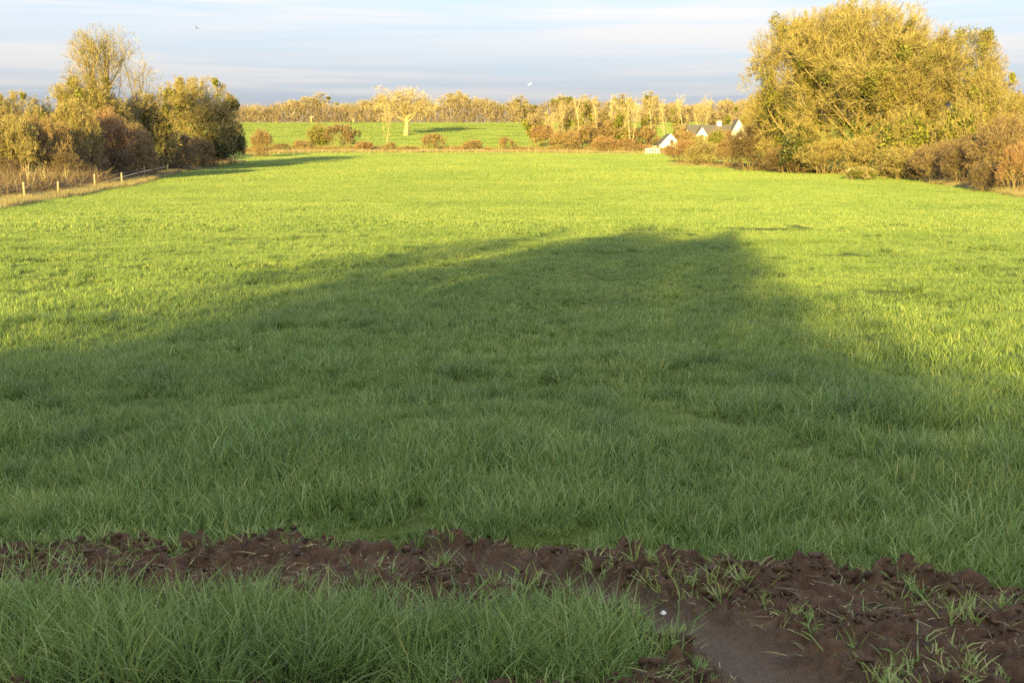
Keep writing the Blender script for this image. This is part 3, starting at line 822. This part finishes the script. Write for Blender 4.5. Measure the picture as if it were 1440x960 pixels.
# leaf litter and bramble soil under the hedges
def bank(pix, off0, off1, side):
    pts = np.array([P(*p)[:2] for p in pix])
    vs_ = []; m = 14
    seg = np.hypot(*np.diff(pts, axis=0).T); t = np.concatenate([[0], np.cumsum(seg)]); n = int(t[-1] / 1.2)
    tt = np.linspace(0, t[-1], n); X = np.interp(tt, t, pts[:, 0]); Y = np.interp(tt, t, pts[:, 1])
    dx, dy = np.gradient(X), np.gradient(Y); l = np.hypot(dx, dy)
    o = np.linspace(0, 1, m)[None, :]
    wob = (fbm(tt / 2.5, tt * 0, 3, 21) - .5)[:, None] * 1.6 * (1 - o)
    off = (off0 + (off1 - off0) * o + wob) * side
    XX = X[:, None] - (dy / l)[:, None] * off; YY = Y[:, None] + (dx / l)[:, None] * off
    ZZ = ground(XX, YY) + .03 + .12 * fbm(XX / .8, YY / .8, 2, 22) * np.sin(np.pi * np.clip(o, 0, 1)) - .06 * (o == 0)
    I = np.arange(n * m).reshape(n, m)
    q = np.stack([I[:-1, :-1], I[:-1, 1:], I[1:, 1:], I[1:, :-1]], -1).reshape(-1, 4)
    tag(link('hedge_bank', new_mesh('hedge_bank', np.stack([XX, YY, ZZ], -1).reshape(-1, 3), q, mat=M['litter'], smooth=True)), kind='structure')
M['litter'] = plain('litter', (.085, .058, .028), .95, .5, 2.5, .8)
bank([(-80, 312), (0, 291), (60, 280), (134, 268), (172, 263), (236, 244), (290, 234), (345, 228)], 1.2, 16, 1)
bank([(930, 229), (1000, 235), (1060, 240), (1130, 242), (1240, 248), (1290, 253), (1345, 262), (1395, 268), (1470, 284)], .3, 16, 1)
bank([(350, 214.5), (500, 213.5), (700, 213.5), (900, 214), (960, 215)], 0, 7, 1)

# ------------------------------------------------------------------ fences, pole
def fence(name, pts, hs, label, cat, wires=(.45, .75, 1.0), r=.045, group=None):
    e = bpy.data.objects.new(name, None); C.objects.link(e)
    e.location = (pts[0][0], pts[0][1], float(ground(pts[0][0], pts[0][1])))
    base = Vector(e.location)
    rg = random.Random(len(pts))
    tops = []
    for (x, y), h in zip(pts, hs):
        z = float(ground(x, y))
        b = Vector((x, y, z)) - base
        lx, ly = rg.uniform(-.05, .05), rg.uniform(-.04, .04)
        m = MB().tube([b + Vector((0, 0, -.2)), b + Vector((lx * .5, ly * .5, h * .5)), b + Vector((lx, ly, h)), b + Vector((lx, ly, h + .03))], [r, r, r * .95, r * .5], 8)
        m.build('post', M['post'], e, True)
        tops.append((b, Vector((lx, ly, 0))))
    for f in wires:
        m = MB()
        path = []
        for i, (b, l) in enumerate(tops):
            path.append(b + l * f + Vector((0, -r, f * min(hs[i], 1.1) * .95)))
            if i + 1 < len(tops):
                path.append((path[-1] + tops[i + 1][0] + Vector((0, -r, f * min(hs[i + 1], 1.1) * .95))) / 2 + Vector((0, 0, -.03)))
        m.tube(path, .006, 4)
        m.build('wire', M['wire'], e)
    return tag(e, label, cat, group)
lp = [P(x, y) for x, y in [(-40, 300), (35, 284), (82, 276), (134, 268), (172, 263), (204, 252), (236, 244), (262, 239), (286, 234), (328, 229)]]
fence('post_and_wire_fence', [(p[0], p[1]) for p in lp], [1.1, 1.15, .95, 1.15, 1.1, 1.2, 1.05, 1.1, 1.1, 1.2], 'wire fence on pale wooden posts along the left-hand hedge', 'fence', r=.06)
# slanting rail lying against the hedge
a, b = P(140, 266), P(240, 247)
m = MB(); va = Vector((a[0] - .6, a[1] + 1.2, float(ground(a[0], a[1])) + .25)); vb = Vector((b[0] - .6, b[1] + 1.2, float(ground(b[0], b[1])) + .95))
m.tube([va, (va + vb) / 2 + Vector((0, 0, .1)), vb], [.06, .055, .045], 7)
tag(m.build('fallen_rail', M['post'], None, True), 'long pale rail slanting along the hedge bottom behind the left fence', 'rail')
fx = np.linspace(378, 905, 30)
rg = random.Random(3)
fp = [P(px + rg.uniform(-7, 7), 216.5) for px in fx]
fence('far_fence', [(p[0], p[1] + rg.uniform(-.5, .5)) for p in fp], [rg.uniform(.75, 1.2) for _ in fp], 'post and wire fence along the far edge of the field', 'fence', r=.04)
# short white rail fence by the small gable
e = bpy.data.objects.new('rail_fence', None); C.objects.link(e)
a, b = P(908, 217), P(927, 217)
e.location = a
n = 6
for i in range(n):
    x = (b[0] - a[0]) * i / (n - 1)
    MB().box((x, 0, .5), (.12, .1, 1.25), 0, .01).build('post', M['white_render'], e)
for z in (.4, .95):
    MB().box(((b[0] - a[0]) / 2, -.08, z), (b[0] - a[0] + .2, .04, .12), 0, .005).build('rail', M['white_render'], e)
tag(e, 'short white rail fence at the far edge below the small white gable', 'fence')
# utility pole and stump post on the far slope
def pole(px, yb, top, label, name, arm):
    p = at(px, yb, 420); g = float(ground(p[0], 420)); h = at(px, top, 420)[2] - g
    e = bpy.data.objects.new(name, None); C.objects.link(e); e.location = (p[0], 420, g)
    MB().tube([(0, 0, -.3), (0, 0, h * .5), (0, 0, h)], [.24, .22, .18], 10).build('shaft', M['bark_pale'], e, True)
    if arm:
        MB().box((0, -.25, h - .6), (1.6, .12, .14), 0, .01).build('crossarm', M['bark_pale'], e)
        for s in (-.6, 0, .6):
            MB().tube([(s, -.25, h - .53), (s, -.25, h - .4), (s, -.25, h - .28)], [.05, .07, .04], 8).build('insulator', M['gull'], e, True)
    tag(e, label, 'pole')
pole(438, 174, 163, 'pale utility pole at the top of the far green slope', 'utility_pole', True)
pole(497, 173, 167, 'short pale post right of the utility pole on the far slope', 'marker_post', False)

# ------------------------------------------------------------------ houses
def gable_house(name, px, y, ridge, width, depth, eave, label, rz=0.0, gables=(), chimneys=(), windows=(), axis='x'):
    p = at(px, ridge, y); g = float(ground(p[0], y)); h = p[2] - g
    e = bpy.data.objects.new(name, None); C.objects.link(e); e.location = (p[0], y, g); e.rotation_euler = (0, 0, rz)
    w2, d2 = width / 2, depth / 2
    if axis == 'x':      # ridge runs across the view
        MB().prism([(-w2, -d2, -.3), (-w2, d2, -.3), (-w2, d2, eave), (-w2, 0, h - .06), (-w2, -d2, eave)], (width, 0, 0)).build('wall', M['white_render'], e)
        for s in (-1, 1):
            ov = .35; sl = (h - eave) / d2
            MB().prism([(-w2 - .25, s * (d2 + ov), eave - sl * ov), (-w2 - .25, 0.002 * s, h), (-w2 - .25, 0.002 * s, h + .13), (-w2 - .25, s * (d2 + ov), eave - sl * ov + .13)], (width + .5, 0, 0)).build('roof', M['slate'], e)
    else:                # gable faces the view
        MB().prism([(-w2, -d2, -.3), (w2, -d2, -.3), (w2, -d2, eave), (0, -d2, h - .06), (-w2, -d2, eave)], (0, depth, 0)).build('wall', M['white_render'], e)
        for s in (-1, 1):
            ov = .3; sl = (h - eave) / w2
            pts = [(s * (w2 + ov), -d2 - .05, eave - sl * ov), (0.002 * s, -d2 - .05, h), (0.002 * s, -d2 - .05, h + .13), (s * (w2 + ov), -d2 - .05, eave - sl * ov + .13)]
            MB().prism(pts, (0, depth + .3, 0)).build('roof', M['slate'], e)
            MB().prism([(q[0], -d2 - .12, q[2] + (-.12 if i < 2 else .02)) for i, q in enumerate(pts)], (0, .065, 0)).build('bargeboard', M['white_render'], e)
    for gx_, gw, gh, ge in gables:       # front-facing gabled bays
        y0 = -d2 - .9
        MB().prism([(gx_ - gw / 2, y0, -.3), (gx_ + gw / 2, y0, -.3), (gx_ + gw / 2, y0, ge), (gx_, y0, gh - .06), (gx_ - gw / 2, y0, ge)], (0, d2 + .9, 0)).build('gable_bay', M['white_render'], e)
        for s in (-1, 1):
            ov = .25; sl = (gh - ge) / (gw / 2)
            MB().prism([(gx_ + s * (gw / 2 + ov), y0 - .02, ge - sl * ov), (gx_ + .002 * s, y0 - .02, gh), (gx_ + .002 * s, y0 - .02, gh + .1), (gx_ + s * (gw / 2 + ov), y0 - .02, ge - sl * ov + .1)], (0, d2 + .9, 0)).build('gable_roof', M['slate'], e)
        f = MB().box((gx_, y0 - .02, ge - .1), (gw * .32, .06, 1.1)).build('window', M['white_render'], e)
        MB().box((gx_, y0 - .06, ge - .1), (gw * .26, .03, .95)).build('pane', M['window'], f)
    for cx, cy, ch in chimneys:
        c = MB().box((cx, cy, h + ch / 2 - .6), (.9, .7, ch + .9)).build('chimney', M['white_render'], e)
        MB().box((cx, cy, h + ch - .12), (1.05, .85, .14)).build('chimney_cap', M['white_render'], c)
        for s in (-.2, .2):
            MB().tube([(cx + s, cy, h + ch - .06), (cx + s, cy, h + ch + .3)], .13, 8).build('chimney_pot', M['bark'], c)
    for wx, wz, ww, wh in windows:
        f = MB().box((wx, -d2 - .03, wz), (ww, .08, wh)).build('window', M['white_render'] if axis == 'x' else M['slate'], e)
        MB().box((wx, -d2 - .085, wz), (ww - .16, .03, wh - .16)).build('pane', M['window'], f)
    tag(e, label, 'house')
    return e
gable_house('house', 1006, 252, 176.5, 12.0, 7.5, 2.6, 'white house with a dark slate roof, white chimney and pointed front gables', gables=((4.2, 3.4, 6.5, 3.4), (-3.6, 2.6, 4.9, 3.0)), chimneys=((.8, 0, .9),), windows=((0, 1.5, 1.4, 1.2),))
gable_house('outbuilding', 940, 246, 189, 4.2, 7.0, 1.3, 'small white gabled outbuilding peeping over the red bushes', axis='y', windows=((0.25, 2.0, .8, .9),))
wa, wb = at(910, 206, 247), at(930, 206, 247)
g = float(ground(wa[0], 247))
m = MB(); m.box(((wa[0] + wb[0]) / 2, 247.2, g + (wa[2] - g) / 2 - .1), (wb[0] - wa[0], .3, wa[2] - g + .2), 0, .01)
e = bpy.data.objects.new('garden_wall', None); C.objects.link(e); e.location = ((wa[0] + wb[0]) / 2, 247.2, g)
o = m.build('wall_body', M['white_render'], e); o.matrix_parent_inverse = Matrix.Translation(-Vector(e.location))
o = MB().box(((wa[0] + wb[0]) / 2, 247.2, wa[2] + .04), (wb[0] - wa[0] + .1, .4, .08), 0, .01).build('coping', M['white_render'], e); o.matrix_parent_inverse = Matrix.Translation(-Vector(e.location))
tag(e, 'low white garden wall left of the small gabled outbuilding', 'wall')

# ------------------------------------------------------------------ birds
def bird(px, py, y, span, mat, label, bank):
    p = at(px, py, y)
    bm = bmesh.new()
    def ringv(yy, w, h, zc=0):
        return [bm.verts.new((w * math.cos(t * math.pi / 3), yy, zc + h * math.sin(t * math.pi / 3))) for t in range(6)]
    L = span * .38
    prof = [(-.5, .012, .012), (-.40, .05, .05), (-.28, .055, .06), (-.1, .085, .085), (.12, .08, .075), (.32, .04, .035), (.5, .07, .012)]
    rings = [ringv(a_ * L, b_ * span * .75, c_ * span * .75) for a_, b_, c_ in prof]
    for i in range(len(rings) - 1):
        for t in range(6):
            bm.faces.new((rings[i][t], rings[i][(t + 1) % 6], rings[i + 1][(t + 1) % 6], rings[i + 1][t]))
    bm.faces.new(rings[0]); bm.faces.new(rings[-1][::-1])
    for s in (-1, 1):
        sec = [(.03, -.12, .10, .02), (.22, -.14, .06, .09), (.36, -.07, .07, .085), (.5, .06, .10, .03)]
        prev = None
        for u_, yf, yb, z in sec:
            cur = [bm.verts.new((s * u_ * span, yf * span, z * span)), bm.verts.new((s * u_ * span, (yf + yb) / 2 * span, z * span + .012 * span)), bm.verts.new((s * u_ * span, yb * span, z * span - .003)), bm.verts.new((s * u_ * span, (yf + yb) / 2 * span, z * span - .006 * span))]
            if prev:
                for t in range(4):
                    bm.faces.new((prev[t], prev[(t + 1) % 4], cur[(t + 1) % 4], cur[t]))
            else:
                bm.faces.new(cur)
            prev = cur
        bm.faces.new(prev[::-1])
    bmesh.ops.recalc_face_normals(bm, faces=bm.faces)
    me = bpy.data.meshes.new('bird'); bm.to_mesh(me); bm.free(); me.materials.append(mat)
    o = link('bird', me, None, p); o.rotation_euler = (.1, bank, .9)
    tag(o, label, 'bird')
bird(277, 40, 90, .5, M['crow'], 'small dark bird flying in the clouds above the left-hand trees', .4)
bird(745, 119, 140, .75, M['gull'], 'white bird flying low over the middle of the skyline', -.5)

# ------------------------------------------------------------------ trees behind the photographer, whose shade lies on the near grass
G = 'hedge behind the viewpoint'
def behind(key, u, back, height, width, label, name='roadside_bush'):
    az = R(13)
    # u: metres across the direction of the light, back: metres behind the viewpoint
    x = u * math.cos(az) - back * math.sin(az); y = -u * math.sin(az) * 1.0 - back * math.cos(az)
    out, H, Wd = PROTO[key]
    e = bpy.data.objects.new(name, None); C.objects.link(e)
    e.location = (x, y, float(ground(x, y))); e.scale = (width / Wd, width / Wd, height / H); e.rotation_euler = (0, 0, u * 1.7)
    for n_, me in out.items():
        link(n_, me, e)
    tag(e, label, 'bush', G)
behind('standard', -6.3, 32, 12.4, 3.6, 'bare tree behind the viewpoint casting the narrow left-hand lobe of shade', 'roadside_tree')
behind('ivy_bush', -5.0, 32, 9.9, 2.6, 'leafy bush behind the viewpoint filling the gap between the two shade trees', 'roadside_tree')
behind('dome_b', -2.9, 32, 12.5, 7.4, 'broad bare tree behind the viewpoint casting the wide right-hand lobe of shade', 'roadside_tree')
for i in range(15):
    u = -17 + i * 1.9
    h = 8.9 + .3 * math.sin(i * 2.3) - (.9 if u > .2 else 0) - (1.1 if u < -5.2 else 0) + (.6 if -5 < u < 0 else 0)
    behind(['ivy_bush', 'holly'][i % 2], u, 31.5 + .6 * math.sin(i * 1.7), h, 5.0, 'tall hedge bush in the row behind the viewpoint, out of the picture')

# ------------------------------------------------------------------ grass
PATCH = bpy.data.collections.new('grass_patches')       # not linked to the scene: sources for the scatter
def blade_patch(name, seed, radius, count, h, w, segs, mat, lean=.45, var0=0.0, clump=1.0, dead=.03, dv=.5):
    rng = np.random.default_rng(seed)
    ncl = max(3, int(count / 9 * clump))
    cr = radius * np.sqrt(rng.random(ncl)); ca = rng.random(ncl) * 6.283
    cx, cy = cr * np.cos(ca), cr * np.sin(ca)
    ch = .7 + .6 * rng.random(ncl); cv = rng.random(ncl)
    k = rng.integers(0, ncl, count)
    sp = .11 * radius / math.sqrt(ncl) * 6
    ox, oy = rng.normal(size=count) * sp * .35, rng.normal(size=count) * sp * .35
    p = np.stack([cx[k] + ox, cy[k] + oy, np.full(count, -.03)], 1)
    out = np.stack([ox, oy, np.zeros(count)], 1) / (sp * .5 + 1e-6)
    d = unit(np.array([0, 0, 1.0]) + out * lean * .5 + rng.normal(size=(count, 3)) * np.array([lean, lean, .1]) * .6)
    L = h * ch[k] * (.45 + .75 * rng.random(count))
    bend = unit(rng.normal(size=(count, 3)) * np.array([1, 1, 0]) + out)
    pts = [p]; dirs = []
    for s in range(segs):
        d = unit(d + bend * (.22 + .5 * rng.random(count))[:, None] * lean * 1.6 / segs * (s + .3) - np.array([0, 0, .06]) * s)
        p = p + d * (L / segs)[:, None]; pts.append(p); dirs.append(d)
    dirs.append(d)
    pts = np.stack(pts, 1); dirs = np.stack(dirs, 1)
    side = unit(np.cross(dirs[:, 0], np.array([0, 0, 1.0])) + rng.normal(size=(count, 3)) * .5)
    N, n, _ = pts.shape
    prof = np.array([.8, 1.0, .75, .08]) if n == 4 else (np.array([.9, .8, .06]) if n == 3 else np.array([1.0, .15]))
    wv = w * (.6 + .7 * rng.random(N))[:, None] * prof[None]
    v = np.stack([pts - side[:, None] * wv[..., None] * .5, pts + side[:, None] * wv[..., None] * .5], 2)
    base = np.arange(N * n * 2).reshape(N, n, 2)
    q = np.stack([base[:, :-1, 0], base[:, :-1, 1], base[:, 1:, 1], base[:, 1:, 0]], -1).reshape(-1, 4)
    a = np.repeat(np.clip(.30 * rng.random(N) + .35 * cv[k] + .12 + var0 + (rng.random(N) > 1 - dead) * dv, 0, 1), n * 2)
    o = bpy.data.objects.new(name, new_mesh(name, v.reshape(-1, 3), q, var=a, mat=M[mat], smooth=True))
    PATCH.objects.link(o)
    return o
names = []
def patches(prefix, n, **k):
    ids = []
    for i in range(n):
        nm = 'p%02d_%s' % (len(names), prefix); names.append(nm); ids.append(len(names) - 1)
        blade_patch(nm, 300 + len(names), **k)
    return ids
A_ = patches('near', 6, radius=.27, count=850, h=.13, w=.0070, segs=3, mat='grass')
V_ = patches('verge', 5, radius=.19, count=480, h=.27, w=.0078, segs=3, mat='grass', lean=.6, clump=.6)
S_ = patches('sprout', 4, radius=.07, count=22, h=.10, w=.006, segs=3, mat='grass', var0=.15, lean=.7)
B_ = patches('mid', 6, radius=.58, count=3400, h=.070, w=.0072, segs=2, mat='grass', clump=.5, dead=.015, dv=.35)
C_ = patches('far', 5, radius=2.1, count=7600, h=.085, w=.019, segs=2, mat='grass', var0=.06, clump=.8, dead=.02, dv=.25)
D_ = patches('farthest', 4, radius=4.9, count=9000, h=.14, w=.06, segs=1, mat='grass', var0=.10, clump=1.0, dead=0, dv=0)
T_ = patches('tuft', 4, radius=.20, count=260, h=.24, w=.008, segs=3, mat='grass', var0=-.2, lean=.6, clump=.4)
ST_ = patches('straw', 4, radius=.05, count=3, h=.07, w=.004, segs=2, mat='dry_grass', lean=5.0)
E_ = patches('dry', 4, radius=.6, count=420, h=.42, w=.016, segs=2, mat='dry_grass', lean=.6)
BR_ = patches('bramble', 4, radius=.9, count=420, h=.75, w=.018, segs=3, mat='twig_dark', lean=1.1)
BRF_ = patches('bramblefar', 4, radius=1.1, count=330, h=.9, w=.05, segs=2, mat='twig_brown', lean=1.0)
F_ = patches('dryfar', 3, radius=1.6, count=700, h=.5, w=.05, segs=2, mat='dry_grass', lean=.6)

def scatter_object(name, pts, scl, pid, rotz, label, cat):
    me = bpy.data.meshes.new(name)
    me.vertices.add(len(pts)); me.vertices.foreach_set('co', np.asarray(pts, np.float32).ravel())
    for an, ty, val in (('s', 'FLOAT', scl), ('pid', 'INT', pid), ('rz', 'FLOAT', rotz)):
        a_ = me.attributes.new(an, ty, 'POINT'); a_.data.foreach_set('value', np.asarray(val, np.int32 if ty == 'INT' else np.float32))
    o = link(name, me)
    ng = bpy.data.node_groups.new(name + '_scatter', 'GeometryNodeTree')
    ng.interface.new_socket('Geometry', in_out='INPUT', socket_type='NodeSocketGeometry')
    ng.interface.new_socket('Geometry', in_out='OUTPUT', socket_type='NodeSocketGeometry')
    N = ng.nodes
    gi = N.new('NodeGroupInput'); go = N.new('NodeGroupOutput')
    ci = N.new('GeometryNodeCollectionInfo'); ci.inputs['Collection'].default_value = PATCH
    ci.inputs['Separate Children'].default_value = True; ci.inputs['Reset Children'].default_value = True
    ip = N.new('GeometryNodeInstanceOnPoints'); ip.inputs['Pick Instance'].default_value = True
    def attr(nm, ty):
        n_ = N.new('GeometryNodeInputNamedAttribute'); n_.data_type = ty; n_.inputs['Name'].default_value = nm
        return n_.outputs['Attribute']
    cx = N.new('ShaderNodeCombineXYZ'); ng.links.new(attr('rz', 'FLOAT'), cx.inputs[2])
    ng.links.new(gi.outputs[0], ip.inputs['Points']); ng.links.new(ci.outputs[0], ip.inputs['Instance'])
    ng.links.new(attr('pid', 'INT'), ip.inputs['Instance Index'])
    ng.links.new(cx.outputs[0], ip.inputs['Rotation']); ng.links.new(attr('s', 'FLOAT'), ip.inputs['Scale'])
    ng.links.new(ip.outputs[0], go.inputs[0])
    md = o.modifiers.new('scatter', 'NODES'); md.node_group = ng
    tag(o, label, cat, kind='stuff')
    return o
rng = np.random.default_rng(99)
def jgrid(y0, y1, step, half=lambda y: .56 * y + 1.0, jit=.28):
    xs, ys = [], []
    y = y0
    while y < y1:
        h = half(y)
        n = int(2 * h / step) + 1
        x = np.linspace(-h, h, n) + rng.uniform(-jit, jit, n) * step
        xs.append(x); ys.append(np.full(n, y) + rng.uniform(-jit, jit, n) * step)
        y += step
    return np.concatenate(xs), np.concatenate(ys)
gp, gs, gi_, gr = [], [], [], []
def add(x, y, ids, s, z=None):
    z = ground(x, y) if z is None else z
    gp.append(np.stack([x, y, z], 1)); gs.append(s); gi_.append(rng.choice(ids, len(x))); gr.append(rng.random(len(x)) * 6.283)
def tall(x, y):
    return np.clip(.15 + 1.6 * fbm(x / .8, y / .6, 3, 33), .4, 1.5)
# near meadow beyond the mud
x, y = jgrid(2.6, 9.5, .27)
mzz = np.array([mud_z(a_, b_) for a_, b_ in zip(x, y)])
k = ~(soft(x, y, MUD)) | ((mzz < ground(x, y) - .015) & ((rut_amount(x, y) < .15) | (cover(x, y) < .5)) & ~soft(x, y, VERGE, .06, 60) & (y > 3.9)); x, y = x[k], y[k]
dm = cover(x, y + 0) + cover(x, y - .18)
add(x, y, A_, tall(x, y) * np.where(dm > 0, .62, 1.0) * np.interp(y, [5.5, 9.5], [1.0, .66]) * rng.uniform(.8, 1.2, len(x)))
# verge of longer grass on the near side of the mud
x, y = jgrid(2.4, 4.6, .185)
k = ipoly(x, y, VERGE); x, y = x[k], y[k]
edge = sum(ipoly(x + dx, y + dy, VERGE) for dx, dy in ((.14, 0), (-.14, 0), (0, .12), (0, -.12))) / 4.0
add(x, y, V_, (.55 + .55 * fbm(x / .4, y / .4, 2, 12)) * (.55 + .45 * edge))
# sprouts in the mud
x, y = jgrid(2.6, 5.6, .075)
k = soft(x, y, MUD) & ~ipoly(x, y, VERGE) & (fbm(x / .28, y / .2, 3, 44) > .53) & (rut_amount(x, y) < .35); x, y = x[k], y[k]
add(x, y, S_, rng.uniform(.6, 1.35, len(x)), np.array([mud_z(a_, b_) for a_, b_ in zip(x, y)]) - .005)
# trodden fringe where the turf thins out into the mud
x, y = jgrid(3.8, 5.9, .085)
k = (cover(x, y) > 0) & (cover(x, y) < .75) & ~ipoly(x, y, VERGE) & (rng.random(len(x)) < .8); x, y = x[k], y[k]
add(x, y, S_, rng.uniform(.6, 1.3, len(x)), np.maximum(ground(x, y) - .02, np.array([mud_z(a_, b_) for a_, b_ in zip(x, y)]) - .005))
x, y = jgrid(9.2, 32, .6)
add(x, y, B_, tall(x, y) * np.interp(y, [9, 15], [1.4, 1.0]) * rng.uniform(.8, 1.15, len(x)))
def tufts(y0, y1, n, s0, s1):
    y = np.sqrt(rng.uniform(y0 ** 2, y1 ** 2, n)); x = rng.uniform(-.52, .52, n) * y
    k = ~soft(x, y, MUD) & (fbm(x / 1.6, y / 1.3, 2, 61) > .48); x, y = x[k], y[k]
    add(x, y, T_, rng.uniform(s0, s1, len(x)))
tufts(5.2, 12, 260, .4, .8)
tufts(11, 34, 900, .3, .6)
FLX = np.array([p[0] for p in lp]); FLY = np.array([p[1] for p in lp])      # line of the left fence
HALF = lambda y: np.minimum(.50 * y + 2, 42.0)
x, y = jgrid(31, 112, 1.8, HALF, .45)
k = x > np.interp(y, FLY, FLX) - 1.0; x, y = x[k], y[k]
add(x, y, C_, (.75 + .5 * fbm(x / 5, y / 4, 2, 35)) * rng.uniform(.85, 1.15, len(x)))
x, y = jgrid(110, 236, 3.9, lambda y: .5 * y + 5, .6)
k = x > np.interp(y, FLY, FLX) + 1.0; x, y = x[k], y[k]
add(x, y, D_, rng.uniform(.85, 1.15, len(x)))
x, y = jgrid(244, 432, 4.0, lambda y: .46 * y + 5, .6)
add(x, y, D_, rng.uniform(.85, 1.2, len(x)))
scatter_object('meadow_grass', np.concatenate(gp), np.concatenate(gs), np.concatenate(gi_), np.concatenate(gr), 'green pasture grass covering the field', 'grass')
# dry grass along the fences and hedge foot
gp, gs, gi_, gr = [], [], [], []
def strip(pix, width, off, step, ids, s0):
    pts = [P(*p) for p in pix]
    for a_, b_ in zip(pts[:-1], pts[1:]):
        L = math.hypot(b_[0] - a_[0], b_[1] - a_[1]); n = max(2, int(L / step * width / step))
        t = rng.random(n); w = (rng.random(n) - .5) * width + off
        nx_, ny_ = -(b_[1] - a_[1]) / L, (b_[0] - a_[0]) / L
        x = a_[0] + (b_[0] - a_[0]) * t + nx_ * w; y = a_[1] + (b_[1] - a_[1]) * t + ny_ * w
        add(x, y, ids, s0 * rng.uniform(.6, 1.3, n))
strip([(-60, 306), (0, 292), (60, 281), (134, 270), (172, 264), (236, 246), (290, 235), (345, 229)], 2.0, .7, .45, E_, .85)
strip([(350, 217), (500, 215), (700, 215), (900, 216.5), (950, 217.5)], 3.0, 1.5, 1.0, F_, 1.1)
strip([(935, 232), (1000, 236), (1060, 241), (1130, 243), (1190, 246)], 1.5, 1.2, .7, E_, .9)
strip([(1240, 249), (1290, 254), (1345, 264), (1395, 270), (1450, 282)], 1.6, 1.0, .6, E_, .9)
scatter_object('dry_grass_margin', np.concatenate(gp), np.concatenate(gs), np.concatenate(gi_), np.concatenate(gr), 'strips of dry straw-coloured grass along the fences and hedge foot', 'dry grass')

# bramble and dead stems in the hedge bottoms
gp, gs, gi_, gr = [], [], [], []
strip([(-60, 306), (0, 292), (60, 281), (134, 270), (172, 264), (236, 246), (290, 235), (345, 229)], 1.8, 2.6, .9, BR_, .9)
strip([(-60, 306), (0, 292), (60, 281), (134, 270), (172, 264), (236, 246), (290, 235), (345, 229)], 6.0, 6.2, 1.0, BR_, 1.9)
strip([(930, 230), (1000, 236), (1060, 241), (1130, 243), (1190, 246), (1240, 249), (1290, 254), (1345, 264), (1395, 270), (1450, 282)], 5.0, 3.6, 1.1, BR_, .9)
strip([(350, 215), (500, 214), (700, 214), (900, 214.5), (950, 215)], 3.0, 3.0, 1.2, BRF_, 1.3)
scatter_object('bramble_undergrowth', np.concatenate(gp), np.concatenate(gs), np.concatenate(gi_), np.concatenate(gr), 'tangled brown bramble stems in the bottom of the hedges', 'bramble')
# straw and dead blades lying on the churned soil
gp, gs, gi_, gr = [], [], [], []
x = rng.uniform(-3, 3, 2600); y = rng.uniform(3, 5.4, 2600)
k = (cover(x, y) > .5) & (rut_amount(x, y) < .6); x, y = x[k], y[k]
add(x, y, ST_, rng.uniform(.5, 1.2, len(x)), np.array([mud_z(a_, b_) for a_, b_ in zip(x, y)]) + .03)
scatter_object('straw_litter', np.concatenate(gp), np.concatenate(gs), np.concatenate(gi_), np.concatenate(gr), 'dead straw and roots scattered over the churned soil', 'straw')

# ------------------------------------------------------------------ soil clods and pebbles
def clods():
    rg = np.random.default_rng(8)
    bm = bmesh.new(); bmesh.ops.create_icosphere(bm, subdivisions=1, radius=1.0)
    bv = np.array([v.co[:] for v in bm.verts]); bf = np.array([[v.index for v in f.verts] for f in bm.faces]); bm.free()
    vs_, ts, o = [], [], 0
    x = rg.uniform(-3.2, 3.2, 14000); y = rg.uniform(2.9, 5.4, 14000)
    k = (cover(x, y) > .6) & (rut_amount(x, y) < .25) & (fbm(x / .3, y / .25, 2, 52) > .42)
    for xx, yy in zip(x[k], y[k]):
        s = .005 + .017 * rg.random() ** 3
        n = rg.uniform(.62, 1.3, len(bv)) + .5 * (fbm(bv[:, 0] * 1.7 + xx * 31 + bv[:, 2], bv[:, 1] * 1.7 + yy * 17 - bv[:, 2] * 1.3, 3, 55) - .5) * 2
        v = bv * n[:, None] * s * np.array([1.2, 1.0, .8]) * rg.uniform(.8, 1.25, 3)
        v = v + np.array([xx, yy, mud_z(xx, yy) + s * .1])
        vs_.append(v); ts.append(bf + o); o += len(v)
    v = np.concatenate(vs_)
    ob = link('soil_clods', new_mesh('soil_clods', v, tris=np.concatenate(ts), var=np.zeros(len(v)), mat=M['mud']))
    tag(ob, 'dark crumbly clods of churned soil on the mud strip', 'soil', kind='stuff')
clods()
def pebble(px, py, r, label, seed):
    p = P(px, py); rg = np.random.default_rng(seed)
    bm = bmesh.new(); bmesh.ops.create_icosphere(bm, subdivisions=2, radius=r)
    for v in bm.verts:
        c = v.co / r
        v.co = Vector((c.x * 1.25, c.y, c.z * .7)) * r * (1 + .25 * math.sin(c.x * 3 + seed) * math.cos(c.y * 4 - seed) + .1 * math.sin(c.z * 7 + seed))
    me = bpy.data.meshes.new('pebble'); bm.to_mesh(me); bm.free(); me.materials.append(M['stone'])
    me.polygons.foreach_set('use_smooth', np.ones(len(me.polygons), bool))
    o = link('pebble', me, None, (p[0], p[1], mud_z(p[0], p[1]) + r * .45)); o.rotation_euler = (0, 0, seed)
    tag(o, label, 'stone', 'pale stones in the mud')
pebble(933, 859, .011, 'brightest pale stone lying on the smooth wet rut', 1)
pebble(970, 832, .012, 'pale stone at the upper edge of the wet rut', 2)
pebble(1181, 808, .007, 'tiny pale stone in the churned soil near the upper grass edge', 3)
pebble(1325, 832, .007, 'tiny pale stone farthest right in the churned soil', 4)
